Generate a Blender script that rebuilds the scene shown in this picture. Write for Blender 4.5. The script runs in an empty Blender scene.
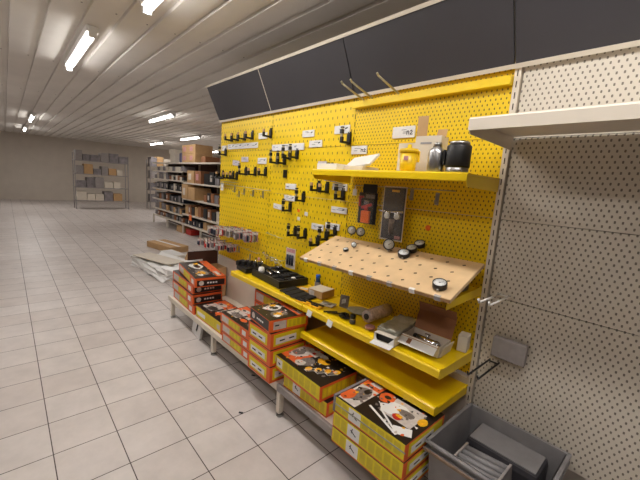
import bpy, bmesh, math, random
from mathutils import Vector, Matrix, Euler
random.seed(7)
PI = math.pi
col = bpy.context.scene.collection
sc = bpy.context.scene

# ------------------------------------------------------------------ camera
cd = bpy.data.cameras.new('camera'); cam = bpy.data.objects.new('camera', cd); col.objects.link(cam)
cd.sensor_fit = 'HORIZONTAL'; cd.sensor_width = 36.0; cd.lens = 342.588*36.0/640.0
cd.clip_start = .05; cd.clip_end = 100
r_ = Vector((0.66823, 0.74052, 0.07140)); u_ = Vector((-0.16463, 0.05359, 0.98490)); f_ = Vector((-0.72551, 0.66990, -0.15772))
m_ = Matrix((r_, u_, -f_)).transposed().to_4x4(); m_.translation = (3.68069, -1.79941, 1.53588)
cam.matrix_world = m_
sc.camera = cam

# ------------------------------------------------------------------ world, exposure
w = bpy.data.worlds.new('world'); sc.world = w; w.use_nodes = True
w.node_tree.nodes['Background'].inputs[0].default_value = (1.0, .95, .9, 1)
w.node_tree.nodes['Background'].inputs[1].default_value = .02
sc.view_settings.view_transform = 'Standard'; sc.view_settings.look = 'None'
sc.view_settings.gamma = 1; sc.view_settings.use_curve_mapping = False
sc.view_settings.exposure = -0.50
LAMP_W = 22.0            # watts of one ceiling tube
LAMP_COL = (1.0, .965, .94)
HC = 2.8                 # ceiling height

# ------------------------------------------------------------------ materials
def srgb(r, g, b):
    f = lambda c: (c/255/12.92) if c/255 <= .04045 else ((c/255+.055)/1.055)**2.4
    return (f(r), f(g), f(b), 1)

def mat(name, rgb, rough=.5, metal=0, var=.08, scale=14, bump=0, emit=None, alpha=1, trans=0, coat=0, spec=.5):
    m = bpy.data.materials.new(name); m.use_nodes = True
    nt = m.node_tree; b = nt.nodes['Principled BSDF']; c = srgb(*rgb)
    b.inputs['Roughness'].default_value = rough; b.inputs['Metallic'].default_value = metal
    b.inputs['Specular IOR Level'].default_value = spec
    if coat: b.inputs['Coat Weight'].default_value = coat
    tc = nt.nodes.new('ShaderNodeTexCoord'); no = nt.nodes.new('ShaderNodeTexNoise')
    no.inputs['Scale'].default_value = scale; no.inputs['Detail'].default_value = 3
    nt.links.new(tc.outputs['Object'], no.inputs['Vector'])
    mr = nt.nodes.new('ShaderNodeMapRange'); mr.inputs['From Min'].default_value = .3; mr.inputs['From Max'].default_value = .7
    mr.inputs['To Min'].default_value = 1-var; mr.inputs['To Max'].default_value = 1+var
    nt.links.new(no.outputs['Fac'], mr.inputs['Value'])
    mx = nt.nodes.new('ShaderNodeVectorMath'); mx.operation = 'SCALE'; mx.inputs[0].default_value = c[:3]
    nt.links.new(mr.outputs['Result'], mx.inputs['Scale']); nt.links.new(mx.outputs['Vector'], b.inputs['Base Color'])
    if bump:
        bp = nt.nodes.new('ShaderNodeBump'); bp.inputs['Strength'].default_value = bump; bp.inputs['Distance'].default_value = .003
        nt.links.new(no.outputs['Fac'], bp.inputs['Height']); nt.links.new(bp.outputs['Normal'], b.inputs['Normal'])
    if trans: b.inputs['Transmission Weight'].default_value = trans; b.inputs['IOR'].default_value = 1.2
    if alpha < 1: b.inputs['Alpha'].default_value = alpha
    if emit: b.inputs['Emission Color'].default_value = (*emit[0], 1); b.inputs['Emission Strength'].default_value = emit[1]
    return m

class NT:
    """tiny helper for chains of math nodes"""
    def __init__(s, m): s.nt = m.node_tree
    def n(s, t, **k):
        x = s.nt.nodes.new(t)
        for a, v in k.items(): setattr(x, a, v)
        return x
    def math(s, op, a, b=None):
        x = s.n('ShaderNodeMath', operation=op)
        for i, v in enumerate((a, b)):
            if v is None: continue
            if isinstance(v, (int, float)): x.inputs[i].default_value = v
            else: s.nt.links.new(v, x.inputs[i])
        return x.outputs[0]

YEL = (240, 203, 8)
def peg_material(name, px, pz, hw, hh, stagger, hole=(128, 98, 6), base=YEL, rough=.42):
    """painted sheet steel punched with a grid of holes"""
    m = mat(name, base, rough, 0, .035, 3)
    t = NT(m); nt = m.node_tree; b = nt.nodes['Principled BSDF']
    tc = t.n('ShaderNodeTexCoord'); sp = t.n('ShaderNodeSeparateXYZ'); nt.links.new(tc.outputs['Object'], sp.inputs[0])
    x, z = sp.outputs[0], sp.outputs[2]
    zi = t.math('DIVIDE', z, pz); row = t.math('FLOOR', zi); fz = t.math('SUBTRACT', t.math('SUBTRACT', zi, row), .5)
    par = t.math('MULTIPLY', t.math('MODULO', t.math('ADD', row, 1000), 2), .5 if stagger else 0)
    xi = t.math('ADD', t.math('DIVIDE', x, px), par); fx = t.math('SUBTRACT', t.math('SUBTRACT', xi, t.math('FLOOR', xi)), .5)
    a = t.math('POWER', t.math('ABSOLUTE', t.math('DIVIDE', fx, hw/px)), 4); c = t.math('POWER', t.math('ABSOLUTE', t.math('DIVIDE', fz, hh/pz)), 4)
    inside = t.math('LESS_THAN', t.math('ADD', a, c), 1)
    mix = t.n('ShaderNodeMix', data_type='RGBA'); nt.links.new(inside, mix.inputs['Factor'])
    src = b.inputs['Base Color'].links[0].from_socket
    nt.links.new(src, mix.inputs[6]); mix.inputs[7].default_value = srgb(*hole); nt.links.new(mix.outputs[2], b.inputs['Base Color'])
    inv = t.math('SUBTRACT', 1, inside)
    bp = t.n('ShaderNodeBump'); bp.inputs['Distance'].default_value = .003; bp.inputs['Strength'].default_value = .5
    nt.links.new(inv, bp.inputs['Height']); nt.links.new(bp.outputs['Normal'], b.inputs['Normal'])
    return m

def tile_material():
    m = mat('floor_tiles', (208, 200, 196), .42, 0, .05, 2.2)
    nt = m.node_tree; b = nt.nodes['Principled BSDF']; t = NT(m)
    tc = t.n('ShaderNodeTexCoord'); mp = t.n('ShaderNodeMapping'); nt.links.new(tc.outputs['Object'], mp.inputs[0])
    T = .30154
    mp.inputs['Location'].default_value = (-.6638+T*100, .7836+T*100, 0)
    br = t.n('ShaderNodeTexBrick'); br.offset = 0; br.squash = 1
    nt.links.new(mp.outputs[0], br.inputs['Vector'])
    br.inputs['Scale'].default_value = 1; br.inputs['Brick Width'].default_value = T; br.inputs['Row Height'].default_value = T
    br.inputs['Mortar Size'].default_value = .0028; br.inputs['Mortar Smooth'].default_value = .15; br.inputs['Bias'].default_value = 0
    br.inputs['Color1'].default_value = srgb(208, 200, 195); br.inputs['Color2'].default_value = srgb(200, 190, 184); br.inputs['Mortar'].default_value = srgb(62, 44, 38)
    n2 = t.n('ShaderNodeTexNoise'); n2.inputs['Scale'].default_value = 5; n2.inputs['Detail'].default_value = 8; n2.inputs['Roughness'].default_value = .65
    nt.links.new(tc.outputs['Object'], n2.inputs['Vector'])
    mr = t.n('ShaderNodeMapRange'); mr.inputs['From Min'].default_value = .3; mr.inputs['From Max'].default_value = .7; mr.inputs['To Min'].default_value = .88; mr.inputs['To Max'].default_value = 1.07
    nt.links.new(n2.outputs['Fac'], mr.inputs['Value'])
    mx = t.n('ShaderNodeVectorMath', operation='SCALE'); nt.links.new(br.outputs['Color'], mx.inputs[0]); nt.links.new(mr.outputs[0], mx.inputs['Scale'])
    nt.links.new(mx.outputs[0], b.inputs['Base Color'])
    bp = t.n('ShaderNodeBump'); bp.inputs['Distance'].default_value = .002; bp.inputs['Strength'].default_value = .4; bp.invert = True
    nt.links.new(br.outputs['Fac'], bp.inputs['Height']); nt.links.new(bp.outputs[0], b.inputs['Normal'])
    return m

M = {}
M['yellow'] = mat('yellow_paint', YEL, .35, 0, .03, 4, coat=.15)
M['peg_slot'] = peg_material('yellow_slotted_sheet', .05, .05, .0042, .0095, True)
M['peg_dense'] = peg_material('yellow_perforated_sheet', .025, .0215, .0031, .0052, True, hole=(116, 90, 6))
M['peg_white'] = peg_material('cream_perforated_sheet', .025, .0215, .0034, .0055, True, hole=(120, 112, 100), base=(214, 205, 190))
M['cream'] = mat('cream_paint', (222, 212, 196), .4, 0, .04, 5)
M['greyrail'] = mat('scuffed_grey_paint', (150, 143, 140), .45, 0, .12, 20)
M['panelgrey'] = mat('dark_grey_laminate', (62, 60, 64), .5, 0, .05, 2)
M['ceil'] = mat('ceiling_sheet', (230, 225, 218), .8, 0, .05, 2, spec=.15)
M['wall'] = mat('wall_plaster', (205, 195, 182), .8, 0, .04, 3)
M['floor'] = tile_material()
M['walldark'] = mat('darkened_unseen_wall', (120, 110, 102), .8, 0, .08, 3)  # unseen walls, darkened to cut bounce light; stands for stocked shelves opposite
M['white'] = mat('white_plastic', (236, 234, 230), .4, 0, .02)
M['card'] = mat('white_card', (232, 230, 228), .6, 0, .04, 60)
M['lilac'] = mat('lilac_card', (205, 196, 206), .6, 0, .05, 60)
M['ink'] = mat('printed_ink', (40, 38, 44), .6)
M['greyink'] = mat('grey_print', (150, 148, 152), .6)
M['black'] = mat('black_plastic', (22, 21, 22), .4, 0, .15, 40)
M['blackmatte'] = mat('black_foam', (26, 24, 24), .8, 0, .25, 60, bump=.4)
M['chrome'] = mat('chrome', (205, 205, 208), .16, 1, .05, 30)
M['polished'] = mat('polished_steel', (186, 186, 188), .28, 1, .05, 30)
M['steel'] = mat('brushed_steel', (170, 168, 165), .35, 1, .12, 40)
M['wire'] = mat('zinc_wire', (190, 182, 150), .35, .7, .1, 30)
M['wood'] = mat('birch_plywood', (222, 190, 146), .55, 0, .10, 9)
M['woodedge'] = mat('plywood_edge', (176, 138, 92), .6, 0, .2, 70)
M['darkhole'] = mat('drilled_hole', (62, 44, 26), .8)
M['kraft'] = mat('kraft_cardboard', (192, 154, 108), .75, 0, .08, 12)
M['kraftdark'] = mat('brown_cardboard_inside', (150, 100, 66), .8, 0, .1, 10)
M['brown'] = mat('dark_brown_board', (70, 42, 30), .7, 0, .1, 10)
M['cartonwhite'] = mat('white_cardboard', (216, 206, 190), .6, 0, .04, 12)
M['orange'] = mat('orange_print', (226, 100, 42), .45, 0, .06, 12)
M['orange2'] = mat('bright_orange_plastic', (255, 122, 30), .4, 0, .05, 12)
M['labelyel'] = mat('yellow_print', (226, 206, 22), .45, 0, .05, 30)
M['lime'] = mat('lime_print', (208, 186, 30), .45, 0, .08, 30)
M['boxblack'] = mat('black_print', (34, 26, 24), .35, 0, .15, 25)
M['paper'] = mat('pale_print', (206, 196, 188), .5, 0, .12, 45)
M['gold'] = mat('golden_print', (238, 176, 30), .45, 0, .15, 60)
M['red'] = mat('red_print', (196, 40, 32), .45, 0, .08, 30)
M['pink'] = mat('pink_print', (196, 140, 140), .5, 0, .2, 60)
M['greyprint'] = mat('grey_photo_print', (120, 110, 104), .5, 0, .35, 60)
M['blue'] = mat('blue_plastic', (24, 92, 200), .35)
M['crate'] = mat('scuffed_grey_crate', (138, 135, 136), .5, 0, .14, 10)
M['cratedark'] = mat('dark_grey_plastic', (62, 60, 64), .45, 0, .12, 14)
M['dirt'] = mat('dusty_edge', (140, 118, 100), .7, 0, .25, 30)
M['clear'] = mat('clear_film', (225, 225, 225), .12, 0, 0, alpha=.06)
M['holder'] = mat('clear_holder', (225, 225, 225), .15, 0, 0, alpha=.4)
M['bag'] = mat('cloudy_film', (186, 184, 168), .25, 0, .15, 25, alpha=.7, bump=.6)
M['bubble'] = mat('bubble_wrap', (214, 196, 192), .25, 0, .3, 60, alpha=.85, bump=1)
M['yplastic'] = mat('yellow_cup_plastic', (240, 198, 20), .3, 0, .02, coat=.3)
M['dial'] = mat('dial_face', (226, 228, 226), .3, 0, .02)
M['tube'] = mat('lit_tube', (255, 255, 255), .5, 0, 0, emit=((1, .97, .94), 26))
M['bluegrey'] = mat('blue_grey_film', (96, 98, 140), .4, 0, .2, 8)
M['navy'] = mat('dark_blue_pack', (32, 40, 58), .45, 0, .3, 20)
M['dimgrey'] = mat('dim_grey_pack', (128, 122, 124), .5, 0, .3, 8)

# ------------------------------------------------------------------ mesh builder
class MB:
    def __init__(s): s.bm = bmesh.new(); s.mi = 0; s.X = Matrix.Identity(4)
    def _fin(s, vs, fs, Mx):
        Mx = s.X @ Mx
        for v in vs: v.co = Mx @ v.co
        for f in fs: f.material_index = s.mi
        return s
    def box(s, c, d, rz=0, rx=0, ry=0, bev=0, only=None):
        g = bmesh.new(); bmesh.ops.create_cube(g, size=1)
        for v in g.verts: v.co = Vector((v.co.x*d[0], v.co.y*d[1], v.co.z*d[2]))
        if bev: bmesh.ops.bevel(g, geom=g.edges[:], offset=bev, segments=2, profile=.6, affect='EDGES')
        return s.merge(g, Matrix.Translation(c) @ Euler((rx, ry, rz)).to_matrix().to_4x4())
    def merge(s, g, Mx=Matrix.Identity(4)):
        mp = {}; Mx = s.X @ Mx
        for v in g.verts: mp[v] = s.bm.verts.new(Mx @ v.co)
        for f in g.faces:
            try:
                nf = s.bm.faces.new([mp[v] for v in f.verts]); nf.material_index = s.mi; nf.smooth = f.smooth
            except ValueError: pass
        g.free(); return s
    def span(s, a, b, bev=0):
        return s.box([(a[i]+b[i])/2 for i in range(3)], [abs(b[i]-a[i]) for i in range(3)], bev=bev)
    def cyl(s, p, q, r, r2=None, seg=16, smooth=True):
        p, q = Vector(p), Vector(q); d = q-p; g = bmesh.new()
        bmesh.ops.create_cone(g, cap_ends=True, segments=seg, radius1=r, radius2=r if r2 is None else r2, depth=d.length)
        for f in g.faces: f.smooth = smooth and len(f.verts) == 4
        return s.merge(g, Matrix.Translation((p+q)/2) @ d.to_track_quat('Z', 'Y').to_matrix().to_4x4())
    def tube(s, pts, r, seg=8):
        for a, b in zip(pts, pts[1:]): s.cyl(a, b, r, seg=seg)
        for p in pts[1:-1]: s.ball(p, r, 8)
        return s
    def ball(s, c, r, seg=12, sc_=(1, 1, 1)):
        g = bmesh.new(); bmesh.ops.create_uvsphere(g, u_segments=seg, v_segments=max(6, seg//2), radius=r)
        for v in g.verts: v.co = Vector((v.co.x*sc_[0], v.co.y*sc_[1], v.co.z*sc_[2]))
        for f in g.faces: f.smooth = True
        return s.merge(g, Matrix.Translation(c))
    def lathe(s, prof, c=(0, 0, 0), seg=28):
        g = bmesh.new(); rings = []
        for r, z in prof: rings.append([g.verts.new((r*math.cos(2*PI*i/seg), r*math.sin(2*PI*i/seg), z)) for i in range(seg)])
        for a, b in zip(rings, rings[1:]):
            for i in range(seg):
                f = g.faces.new((a[i], a[(i+1) % seg], b[(i+1) % seg], b[i])); f.smooth = True
        g.faces.new(rings[0][::-1]); g.faces.new(rings[-1])
        return s.merge(g, Matrix.Translation(c))
    def prism(s, pts, a, b, axis='x'):
        """2-D outline pts extruded from a to b along axis; pts are the other two coordinates in xyz order"""
        g = bmesh.new()
        def P(p, t): return {'x': (t, p[0], p[1]), 'y': (p[0], t, p[1]), 'z': (p[0], p[1], t)}[axis]
        A = [g.verts.new(P(p, a)) for p in pts]; B = [g.verts.new(P(p, b)) for p in pts]
        g.faces.new(A[::-1]); g.faces.new(B); n = len(pts)
        for i in range(n): g.faces.new((A[i], A[(i+1) % n], B[(i+1) % n], B[i]))
        bmesh.ops.recalc_face_normals(g, faces=g.faces[:])
        return s.merge(g)
    def build(s, name, mats, parent=None, loc=(0, 0, 0), rot=(0, 0, 0), **kw):
        me = bpy.data.meshes.new(name); s.bm.to_mesh(me); s.bm.free()
        if not isinstance(mats, (list, tuple)): mats = [mats]
        for m in mats: me.materials.append(m)
        o = bpy.data.objects.new(name, me); col.objects.link(o); o.location = loc; o.rotation_euler = rot
        if parent is not None: o.parent = parent
        for k, v in kw.items(): o[k] = v
        return o

def thing(name, label, cat, loc=(0, 0, 0), rot=(0, 0, 0), group=None):
    o = bpy.data.objects.new(name, None); col.objects.link(o); o.empty_display_size = .05
    o.location = loc; o.rotation_euler = rot if isinstance(rot, (tuple, list)) else (0, 0, rot)
    o['label'] = label; o['category'] = cat
    if group: o['group'] = group
    return o
def tag(o, label, cat, group=None):
    o['label'] = label; o['category'] = cat
    if group: o['group'] = group
    return o
KIDS = {}
def dup(root, loc, rot=None, label=None, group=None, cat=None):
    if root.name not in KIDS: KIDS[root.name] = [o for o in bpy.data.objects if o.parent == root]
    r = root.copy(); col.objects.link(r); r.location = loc
    if rot is not None: r.rotation_euler = rot
    if label: r['label'] = label
    if group: r['group'] = group
    for ch in KIDS[root.name]:
        c = ch.copy(); col.objects.link(c); c.parent = r
        if ch.name not in KIDS: KIDS[ch.name] = [o for o in bpy.data.objects if o.parent == ch]
        for g in KIDS[ch.name]:
            d = g.copy(); col.objects.link(d); d.parent = c
    return r
def struct(o): o['kind'] = 'structure'; return o

# ------------------------------------------------------------------ room shell
X0, X1, Y0, Y1 = -16.0, 5.2, -4.6, 7.6
struct(MB().span((X0, Y0, -.1), (X1, Y1, 0)).build('floor', M['floor']))
struct(MB().span((X0-.2, Y0, 0), (X0, Y1, HC+.1)).build('wall_far', M['wall']))
struct(MB().span((X1, Y0, 0), (X1+.2, Y1, HC+.1)).build('wall_near', M['walldark']))
struct(MB().span((X0, Y0-.2, 0), (X1, Y0, HC+.1)).build('wall_front', M['walldark']))
struct(MB().span((X0, Y1, 0), (X1, Y1+.2, HC+.1)).build('wall_back', M['wall']))
pts = [(Y0-.01, HC)]; y = Y0+.085; P_ = .235
while y < Y1:
    pts += [(y, HC), (y+P_-.066, HC), (y+P_-.061, HC+.026), (y+P_-.007, HC+.026), (y+P_-.002, HC)]
    y += P_
b = MB(); g = b.bm
A = [g.verts.new((X0, p[0], p[1])) for p in pts]; B = [g.verts.new((X1, p[0], p[1])) for p in pts]
for i in range(len(pts)-1): g.faces.new((A[i], A[i+1], B[i+1], B[i]))
b.span((X0, Y0, HC+.05), (X1, Y1, HC+.12))
ceil = struct(b.build('ceiling', M['ceil']))
b = MB()
for sx in (.22, -1.9, -4.4, 2.6):
    y = Y0+.02
    while y < 3: b.cyl((sx, y, HC-.004), (sx, y, HC+.001), .007, seg=8); y += P_
struct(b.build('screw_heads', M['greyrail'], ceil))

def lamp(x, y, label, power=LAMP_W):
    t = thing('ceiling_lamp', label, 'ceiling light', (x, y, HC))
    b = MB(); b.span((-.77, -.05, -.055), (.77, .05, 0), bev=.008); b.span((-.79, -.03, -.10), (-.755, .03, -.01)); b.span((.755, -.03, -.10), (.79, .03, -.01))
    b.build('housing', M['white'], t)
    MB().cyl((-.75, 0, -.085), (.75, 0, -.085), .017, seg=12).build('tube', M['tube'], t)
    ld = bpy.data.lights.new('tube_light', 'AREA'); ld.shape = 'RECTANGLE'; ld.size = 1.45; ld.size_y = .06; ld.energy = power; ld.color = LAMP_COL
    lo = bpy.data.objects.new('tube_light', ld); col.objects.link(lo); lo.parent = t; lo.location = (0, 0, -.108)
    return t
lamp(-4.55, .8, 'lit ceiling tube light nearest the camera, left of the dark header panels')
lamp(-7.8, 2.72, 'lit ceiling tube light hanging above the stacked cartons in the back aisle')
lamp(-11.6, 2.85, 'small distant lit ceiling tube light at far left behind the first two')
for x, y, p, l in ((-1.0, -1.15, 24, 'ceiling tube light over the aisle beside the far end of the pegboards'), (1.45, -.95, 25, 'ceiling tube light over the aisle in front of the middle of the pegboards'),
                (3.6, -.90, 21, 'ceiling tube light over the aisle at the near end of the shelves'), (-.2, -2.45, 6, 'ceiling tube light of the second row, opposite the far pegboard'),
                (2.3, -2.45, 6, 'ceiling tube light of the second row, opposite the middle pegboard'), (4.2, -2.45, 3, 'ceiling tube light of the second row, near the right-hand wall'),
                (-4.5, -2.45, 22, 'ceiling tube light over the open floor left of the racks'), (-8.5, -1.2, 24, 'ceiling tube light over the open floor at the far left'),
                (-4.9, 4.6, 22, 'ceiling tube light behind the back aisle shelving'), (.3, 1.3, 10, 'ceiling tube light behind the far end of the pegboards'), (-12.5, -1.2, 40, 'added ceiling tube light brightening the far wall'), (-12.5, 5.6, 50, 'added ceiling tube light brightening the far back corner'), (-7.5, 6.2, 40, 'added ceiling tube light brightening the back wall')):  # last three tubes are added to brighten the far end of the room
    lamp(x, y, l, p)

# ------------------------------------------------------------------ yellow gondola wall
ZS = (.66, 1.045, 1.435, 1.822, 2.17)
bayname = ['far', 'middle', 'near']
rowname = ['lowest', 'second lowest', 'second highest', 'topmost']
for bay in range(3):
    for k in range(4):
        za, zb = ZS[k]+.0012, ZS[k+1]-.0012
        if bay == 2 and k == 0: za = .585
        o = MB().span((bay+.004, 0, za), (bay+.996, .022, zb), bev=.002).build('perforated_panel', M['peg_dense' if bay == 2 else 'peg_slot'])
        tag(o, '%s yellow %s panel in the %s bay of the tool wall' % (rowname[k], 'densely perforated' if bay == 2 else 'slotted', bayname[bay]), 'pegboard', 'yellow perforated panels of the tool wall')
    zt = .56 if bay == 2 else .655
    tag(MB().span((bay+.004, .0, .04), (bay+.996, .020, zt), bev=.002).build('back_panel', M['cream']),
        'plain cream back panel below the yellow pegboard in the %s bay' % bayname[bay], 'back panel', 'cream lower back panels')
for k in range(4):
    tag(MB().span((3.034, 0, ZS[k]-.3 if k == 0 else ZS[k]), (4.02, .022, ZS[k+1]-.003), bev=.002).build('perforated_panel', M['peg_white']),
        '%s cream perforated panel right of the yellow wall' % rowname[k], 'pegboard', 'cream perforated panels')
# slotted uprights
for i in range(4):
    b = MB(); x = i+(.0 if i < 3 else .014)
    b.mi = 0; b.span((x-(.003 if i < 3 else .014), .0, 0), (x+(.003 if i < 3 else .014), .05, 2.17))
    if i == 3: b.span((x-.014, -.014, .25), (x+.014, 0, 2.17))
    b.mi = 1; z = .3
    while z < 2.12:
        b.span((x-.0022, -.0155, z), (x+.0022, -.004, z+.028)) if i == 3 else b.span((x-.0022, -.0015, z), (x+.0022, .01, z+.03))
        z += .05
    tag(b.build('slotted_upright', [M['cream'] if i == 3 else M['yellow'], M['darkhole']]),
        ['slim slotted upright at the far end of the yellow wall', 'slotted upright between the far and middle yellow bays', 'slotted upright between the middle bay and the densely perforated bay', 'cream slotted upright where the yellow wall ends at right'][i], 'upright')

# base decks with legs
def deck(x0, label, rail):
    t = thing('base_deck', label, 'shelf base', (x0, 0, 0), 0, 'base decks under the tool wall')
    MB().span((.002, -.525, .205), (.998, -.03, .2235), bev=.003).build('deck_plate', M['cream'], t)
    b = MB(); b.span((-.07 if x0 == 0 else .0015, -.545, .172), (.9985, -.522, .224), bev=.006)
    b.build('front_rail', rail, t)
    MB().tube([(.02, -.016, .21), (.98, -.016, .21)], .013).build('back_rail', M['cream'], t)
    b = MB(); b.span((.003, -.543, .02), (.040, -.505, .2), bev=.004); b.build('leg', M['cream'], t)
    b = MB(); b.cyl((.028, -.524, 0), (.028, -.524, .012), .026); b.cyl((.028, -.524, .012), (.028, -.524, .03), .008); b.build('foot', M['steel'], t)
    MB().span((.003, -.505, .15), (.035, -.02, .2)).build('side_beam', M['cream'], t)
    return t
deck(0, 'cream metal base deck of the far bay carrying the leftmost boxes', M['cream'])
deck(1, 'cream metal base deck of the middle bay under the orange box stacks', M['cream'])
deck(2, 'metal base deck of the near bay with a scuffed grey front rail', M['greyrail'])

# header panels, tilted towards the aisle
def header(i, label):
    t = thing('header_panel', label, 'header panel', (i, 0, 0), 0, 'dark grey header panels over the tool wall')
    ang = math.atan2(.16, .33)
    def at(u, v): # u up along the panel, v outwards
        return (-.012-u*math.sin(ang)-v*math.cos(ang), 2.147+u*math.cos(ang)-v*math.sin(ang))
    b = MB(); b.prism([at(.010, 0), at(.010, .012), at(.358, .012), at(.358, 0)], .004, .996); b.build('board', M['panelgrey'], t)
    b = MB(); b.prism([at(-.008, -.004), at(-.008, .018), at(.012, .018), at(.012, -.004)], .0, 1.0); b.build('bottom_trim', M['cream'], t)
    b = MB(); b.prism([at(.356, -.004), at(.356, .018), at(.376, .018), at(.376, -.004)], .0, 1.0); b.build('top_trim', M['cream'], t)
    if i == 1: b = MB(); b.prism([at(.010, .0), at(.010, .0135), at(.358, .0135), at(.358, 0)], .0005, .0065); b.build('joint_strip', M['cream'], t)
    for q in (.01, .97): MB().prism([(-.008, 2.18), (.02, 2.18), (.02, 2.46), (-.135, 2.46)], q, q+.02).build('bracket', M['cream'], t)
header(0, 'farthest dark grey header panel, its free end at left'); header(1, 'dark grey header panel second from the far end')
header(2, 'large dark grey header panel above the densely perforated bay'); header(3, 'dark grey header panel beyond the yellow wall at right')

# shelves
def shelf(x0, x1, zb, depth, label, name='shelf', m=None, ridge=0, tilt=0, group='yellow metal shelves', H=.045, drop=.012):
    m = m or M['yellow']; L = x1-x0
    t = thing(name, label, 'shelf', (x0, 0, zb), 0, group)
    prof = [(-.015, H-ridge), (-depth+.034, H-ridge), (-depth+.030, H+.003), (-depth+.006, H+.003), (-depth, H-.004), (-depth, 0), (-depth+.006, 0), (-depth+.008, .006), (-depth+.005, .008), (-depth+.006, H-.006-ridge), (-.015, H-.005-ridge)]
    b = MB(); b.prism(prof, .004, L-.004); b.build('tray', m, t)
    for x in (.006, L-.009):
        b = MB(); b.prism([(-.013, H-.006), (-depth+.007, H-.007), (-depth+.007, 0.002), (-depth+.02, -drop), (-.013, -drop-.01)], x-.0015, x+.0015); b.build('side_bracket', m, t)
    return t
shelf(2.01, 3.012, 1.598, .37, 'highest full yellow shelf, carrying cups, flask and white cartons', H=.032, drop=.024)
shelf(1, 2, .694, .37, 'yellow shelf under the black tool trays in the middle bay', H=.038, drop=.014)
shelf(2, 3.008, .694, .37, 'yellow shelf holding the open brown carton and bubble-wrapped roll', H=.038, drop=.014)
shelf(2, 3.008, .504, .37, 'empty yellow shelf lowest on the wall, just above the boxes', ridge=.010, H=.038, drop=.014)
# crossbar near the top
t = thing('crossbar', 'yellow crossbar running below the dark header panels in the near bay', 'crossbar', (2, 0, 2.062))
MB().span((.004, -.04, 0), (.996, -.001, .042), bev=.003).build('bar', M['yellow'], t)
for i, x in enumerate((.10, .175, .375)):
    o = MB().tube([(0, 0, 0), (0, -.02, .004), (-.0, -.2, .05), (0, -.215, .062)], .006).build('display_hook', M['wire'], loc=(2+x, -.045, 2.104))
    tag(o, ['cream prong hook on the yellow crossbar, leftmost of three', 'cream prong hook on the crossbar, middle of three', 'cream prong hook on the crossbar, rightmost of three'][i], 'hook', 'prong hooks on the crossbar')

# white shelf of the neighbouring bay and its fittings
shelf(3.03, 4.0, 1.785, .47, 'cream shelf end sticking out right of the steel flask', m=M['cream'], group='cream shelves right of the yellow wall')
def hookpair(z, y, m, label, w_=.045, L=.26):
    b = MB(); b.tube([(0, -.012, 0), (0, -L, .0), (0, -L-.012, .018)], .0045); b.tube([(w_, -.012, 0), (w_, -L, 0), (w_, -L-.012, .018)], .0045); b.tube([(0, -.03, 0), (w_, -.03, 0)], .0045)
    return tag(b.build('wire_hook', m, loc=(3.09, 0, z)), label, 'hook')
hookpair(1.07, 0, M['white'], 'white double wire hook beside the slanted board')
hookpair(.72, 0, M['black'], 'black double wire hook right of the open brown carton')
tag(MB().span((3.10, -.05, .76), (3.25, -.013, .86), bev=.004).build('grey_pack', M['greyrail']), 'grey pack on the cream panel above the black wire hook', 'package')

# slanted gauge board on a tilted yellow shelf
TH = math.atan(.4)
t = thing('slanted_shelf', 'yellow bracket shelf propping the slanted plywood gauge board', 'shelf', (2, 0, 0))
for x in (.004, .996): MB().prism([(-.37, 1.024), (-.37, 1.062), (-.004, 1.082), (-.004, 1.036)], x-.0015, x+.0015).build('side_bracket', M['yellow'], t)
MB().prism([(-.27, 1.052), (-.004, 1.066), (-.004, 1.062), (-.27, 1.048)], .006, .994).build('tray', M['yellow'], t)
def tl(y, off=0): return 1.07+(y+.41)*.4+off
tag(MB().box((0, 0, .025), (.09, .07, .05), bev=.012).build('grey_pack', M['greyprint'], loc=(2.92, -.12, 1.062)), 'grey package lying under the right end of the slanted board', 'package')
tag(MB().span((-.46, -.012, 0), (.36, .012, .085), bev=.003).build('prop_batten', M['woodedge'], loc=(2.49, -.11, 1.063)), 'batten propping up the rear of the slanted plywood board', 'batten')
board = thing('gauge_board', 'slanted pale plywood board full of small drilled holes', 'board', (2.0, -.41, 1.07), (TH, -.022, 0))
BL = .335
bw = MB(); bw.span((0, -.004, -.018), (1.03, BL, -.0008), bev=.001)
MB().span((0, -.008, -.0185), (1.03, -.0042, -.001)).build('front_edge', M['woodedge'], board)
bw.mi = 1
for i in range(11):
    for j in range(4): bw.box((.05+i*.088+(.022 if j % 2 else 0), .045+j*.08, -.0004), (.015, .009, .0009), rz=.5)
bw.build('plywood', [M['wood'], M['darkhole']], board)
for i in range(8):
    o = MB().box((.0, -.0105, -.010), (.030, .002, .020)).box((0, -.004, .0015), (.030, .014, .002)).build('ticket_holder', M['holder' if i % 3 else 'white'], board, loc=(.06+i*.13, 0, 0))

# ------------------------------------------------------------------ gauges
def gauge(r, label, loc, rot, group='pressure gauges on the slanted board'):
    t = thing('pressure_gauge', label, 'gauge', loc, rot, group)
    b = MB(); b.lathe([(.0*r+.001, 0), (r*.9, 0), (r, r*.08), (r, r*.78), (r*.97, r*.86), (r*.88, r*.86), (r*.86, r*.78), (.001, r*.78)]); b.build('case', M['black'], t)
    dl = MB().lathe([(.001, r*.785), (r*.84, r*.785), (r*.84, r*.80), (.001, r*.80)]).build('dial', M['dial'], t)
    b = MB()
    for k in range(9):
        a = math.radians(-45+k*33.75); b.box((r*.7*math.cos(a), r*.7*math.sin(a), r*.805), (r*.12, r*.03, .0006), rz=a)
    b.box((r*.18, r*.12, r*.812), (r*.75, r*.05, .0008), rz=.6); b.cyl((0, 0, r*.80), (0, 0, r*.84), r*.08)
    b.build('needle_and_scale', M['ink'], dl)
    b = MB(); b.cyl((0, -r*.95, r*.3), (0, -r*1.25, r*.3), r*.16, seg=6); b.build('stem', M['steel'], t)
    return t
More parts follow.
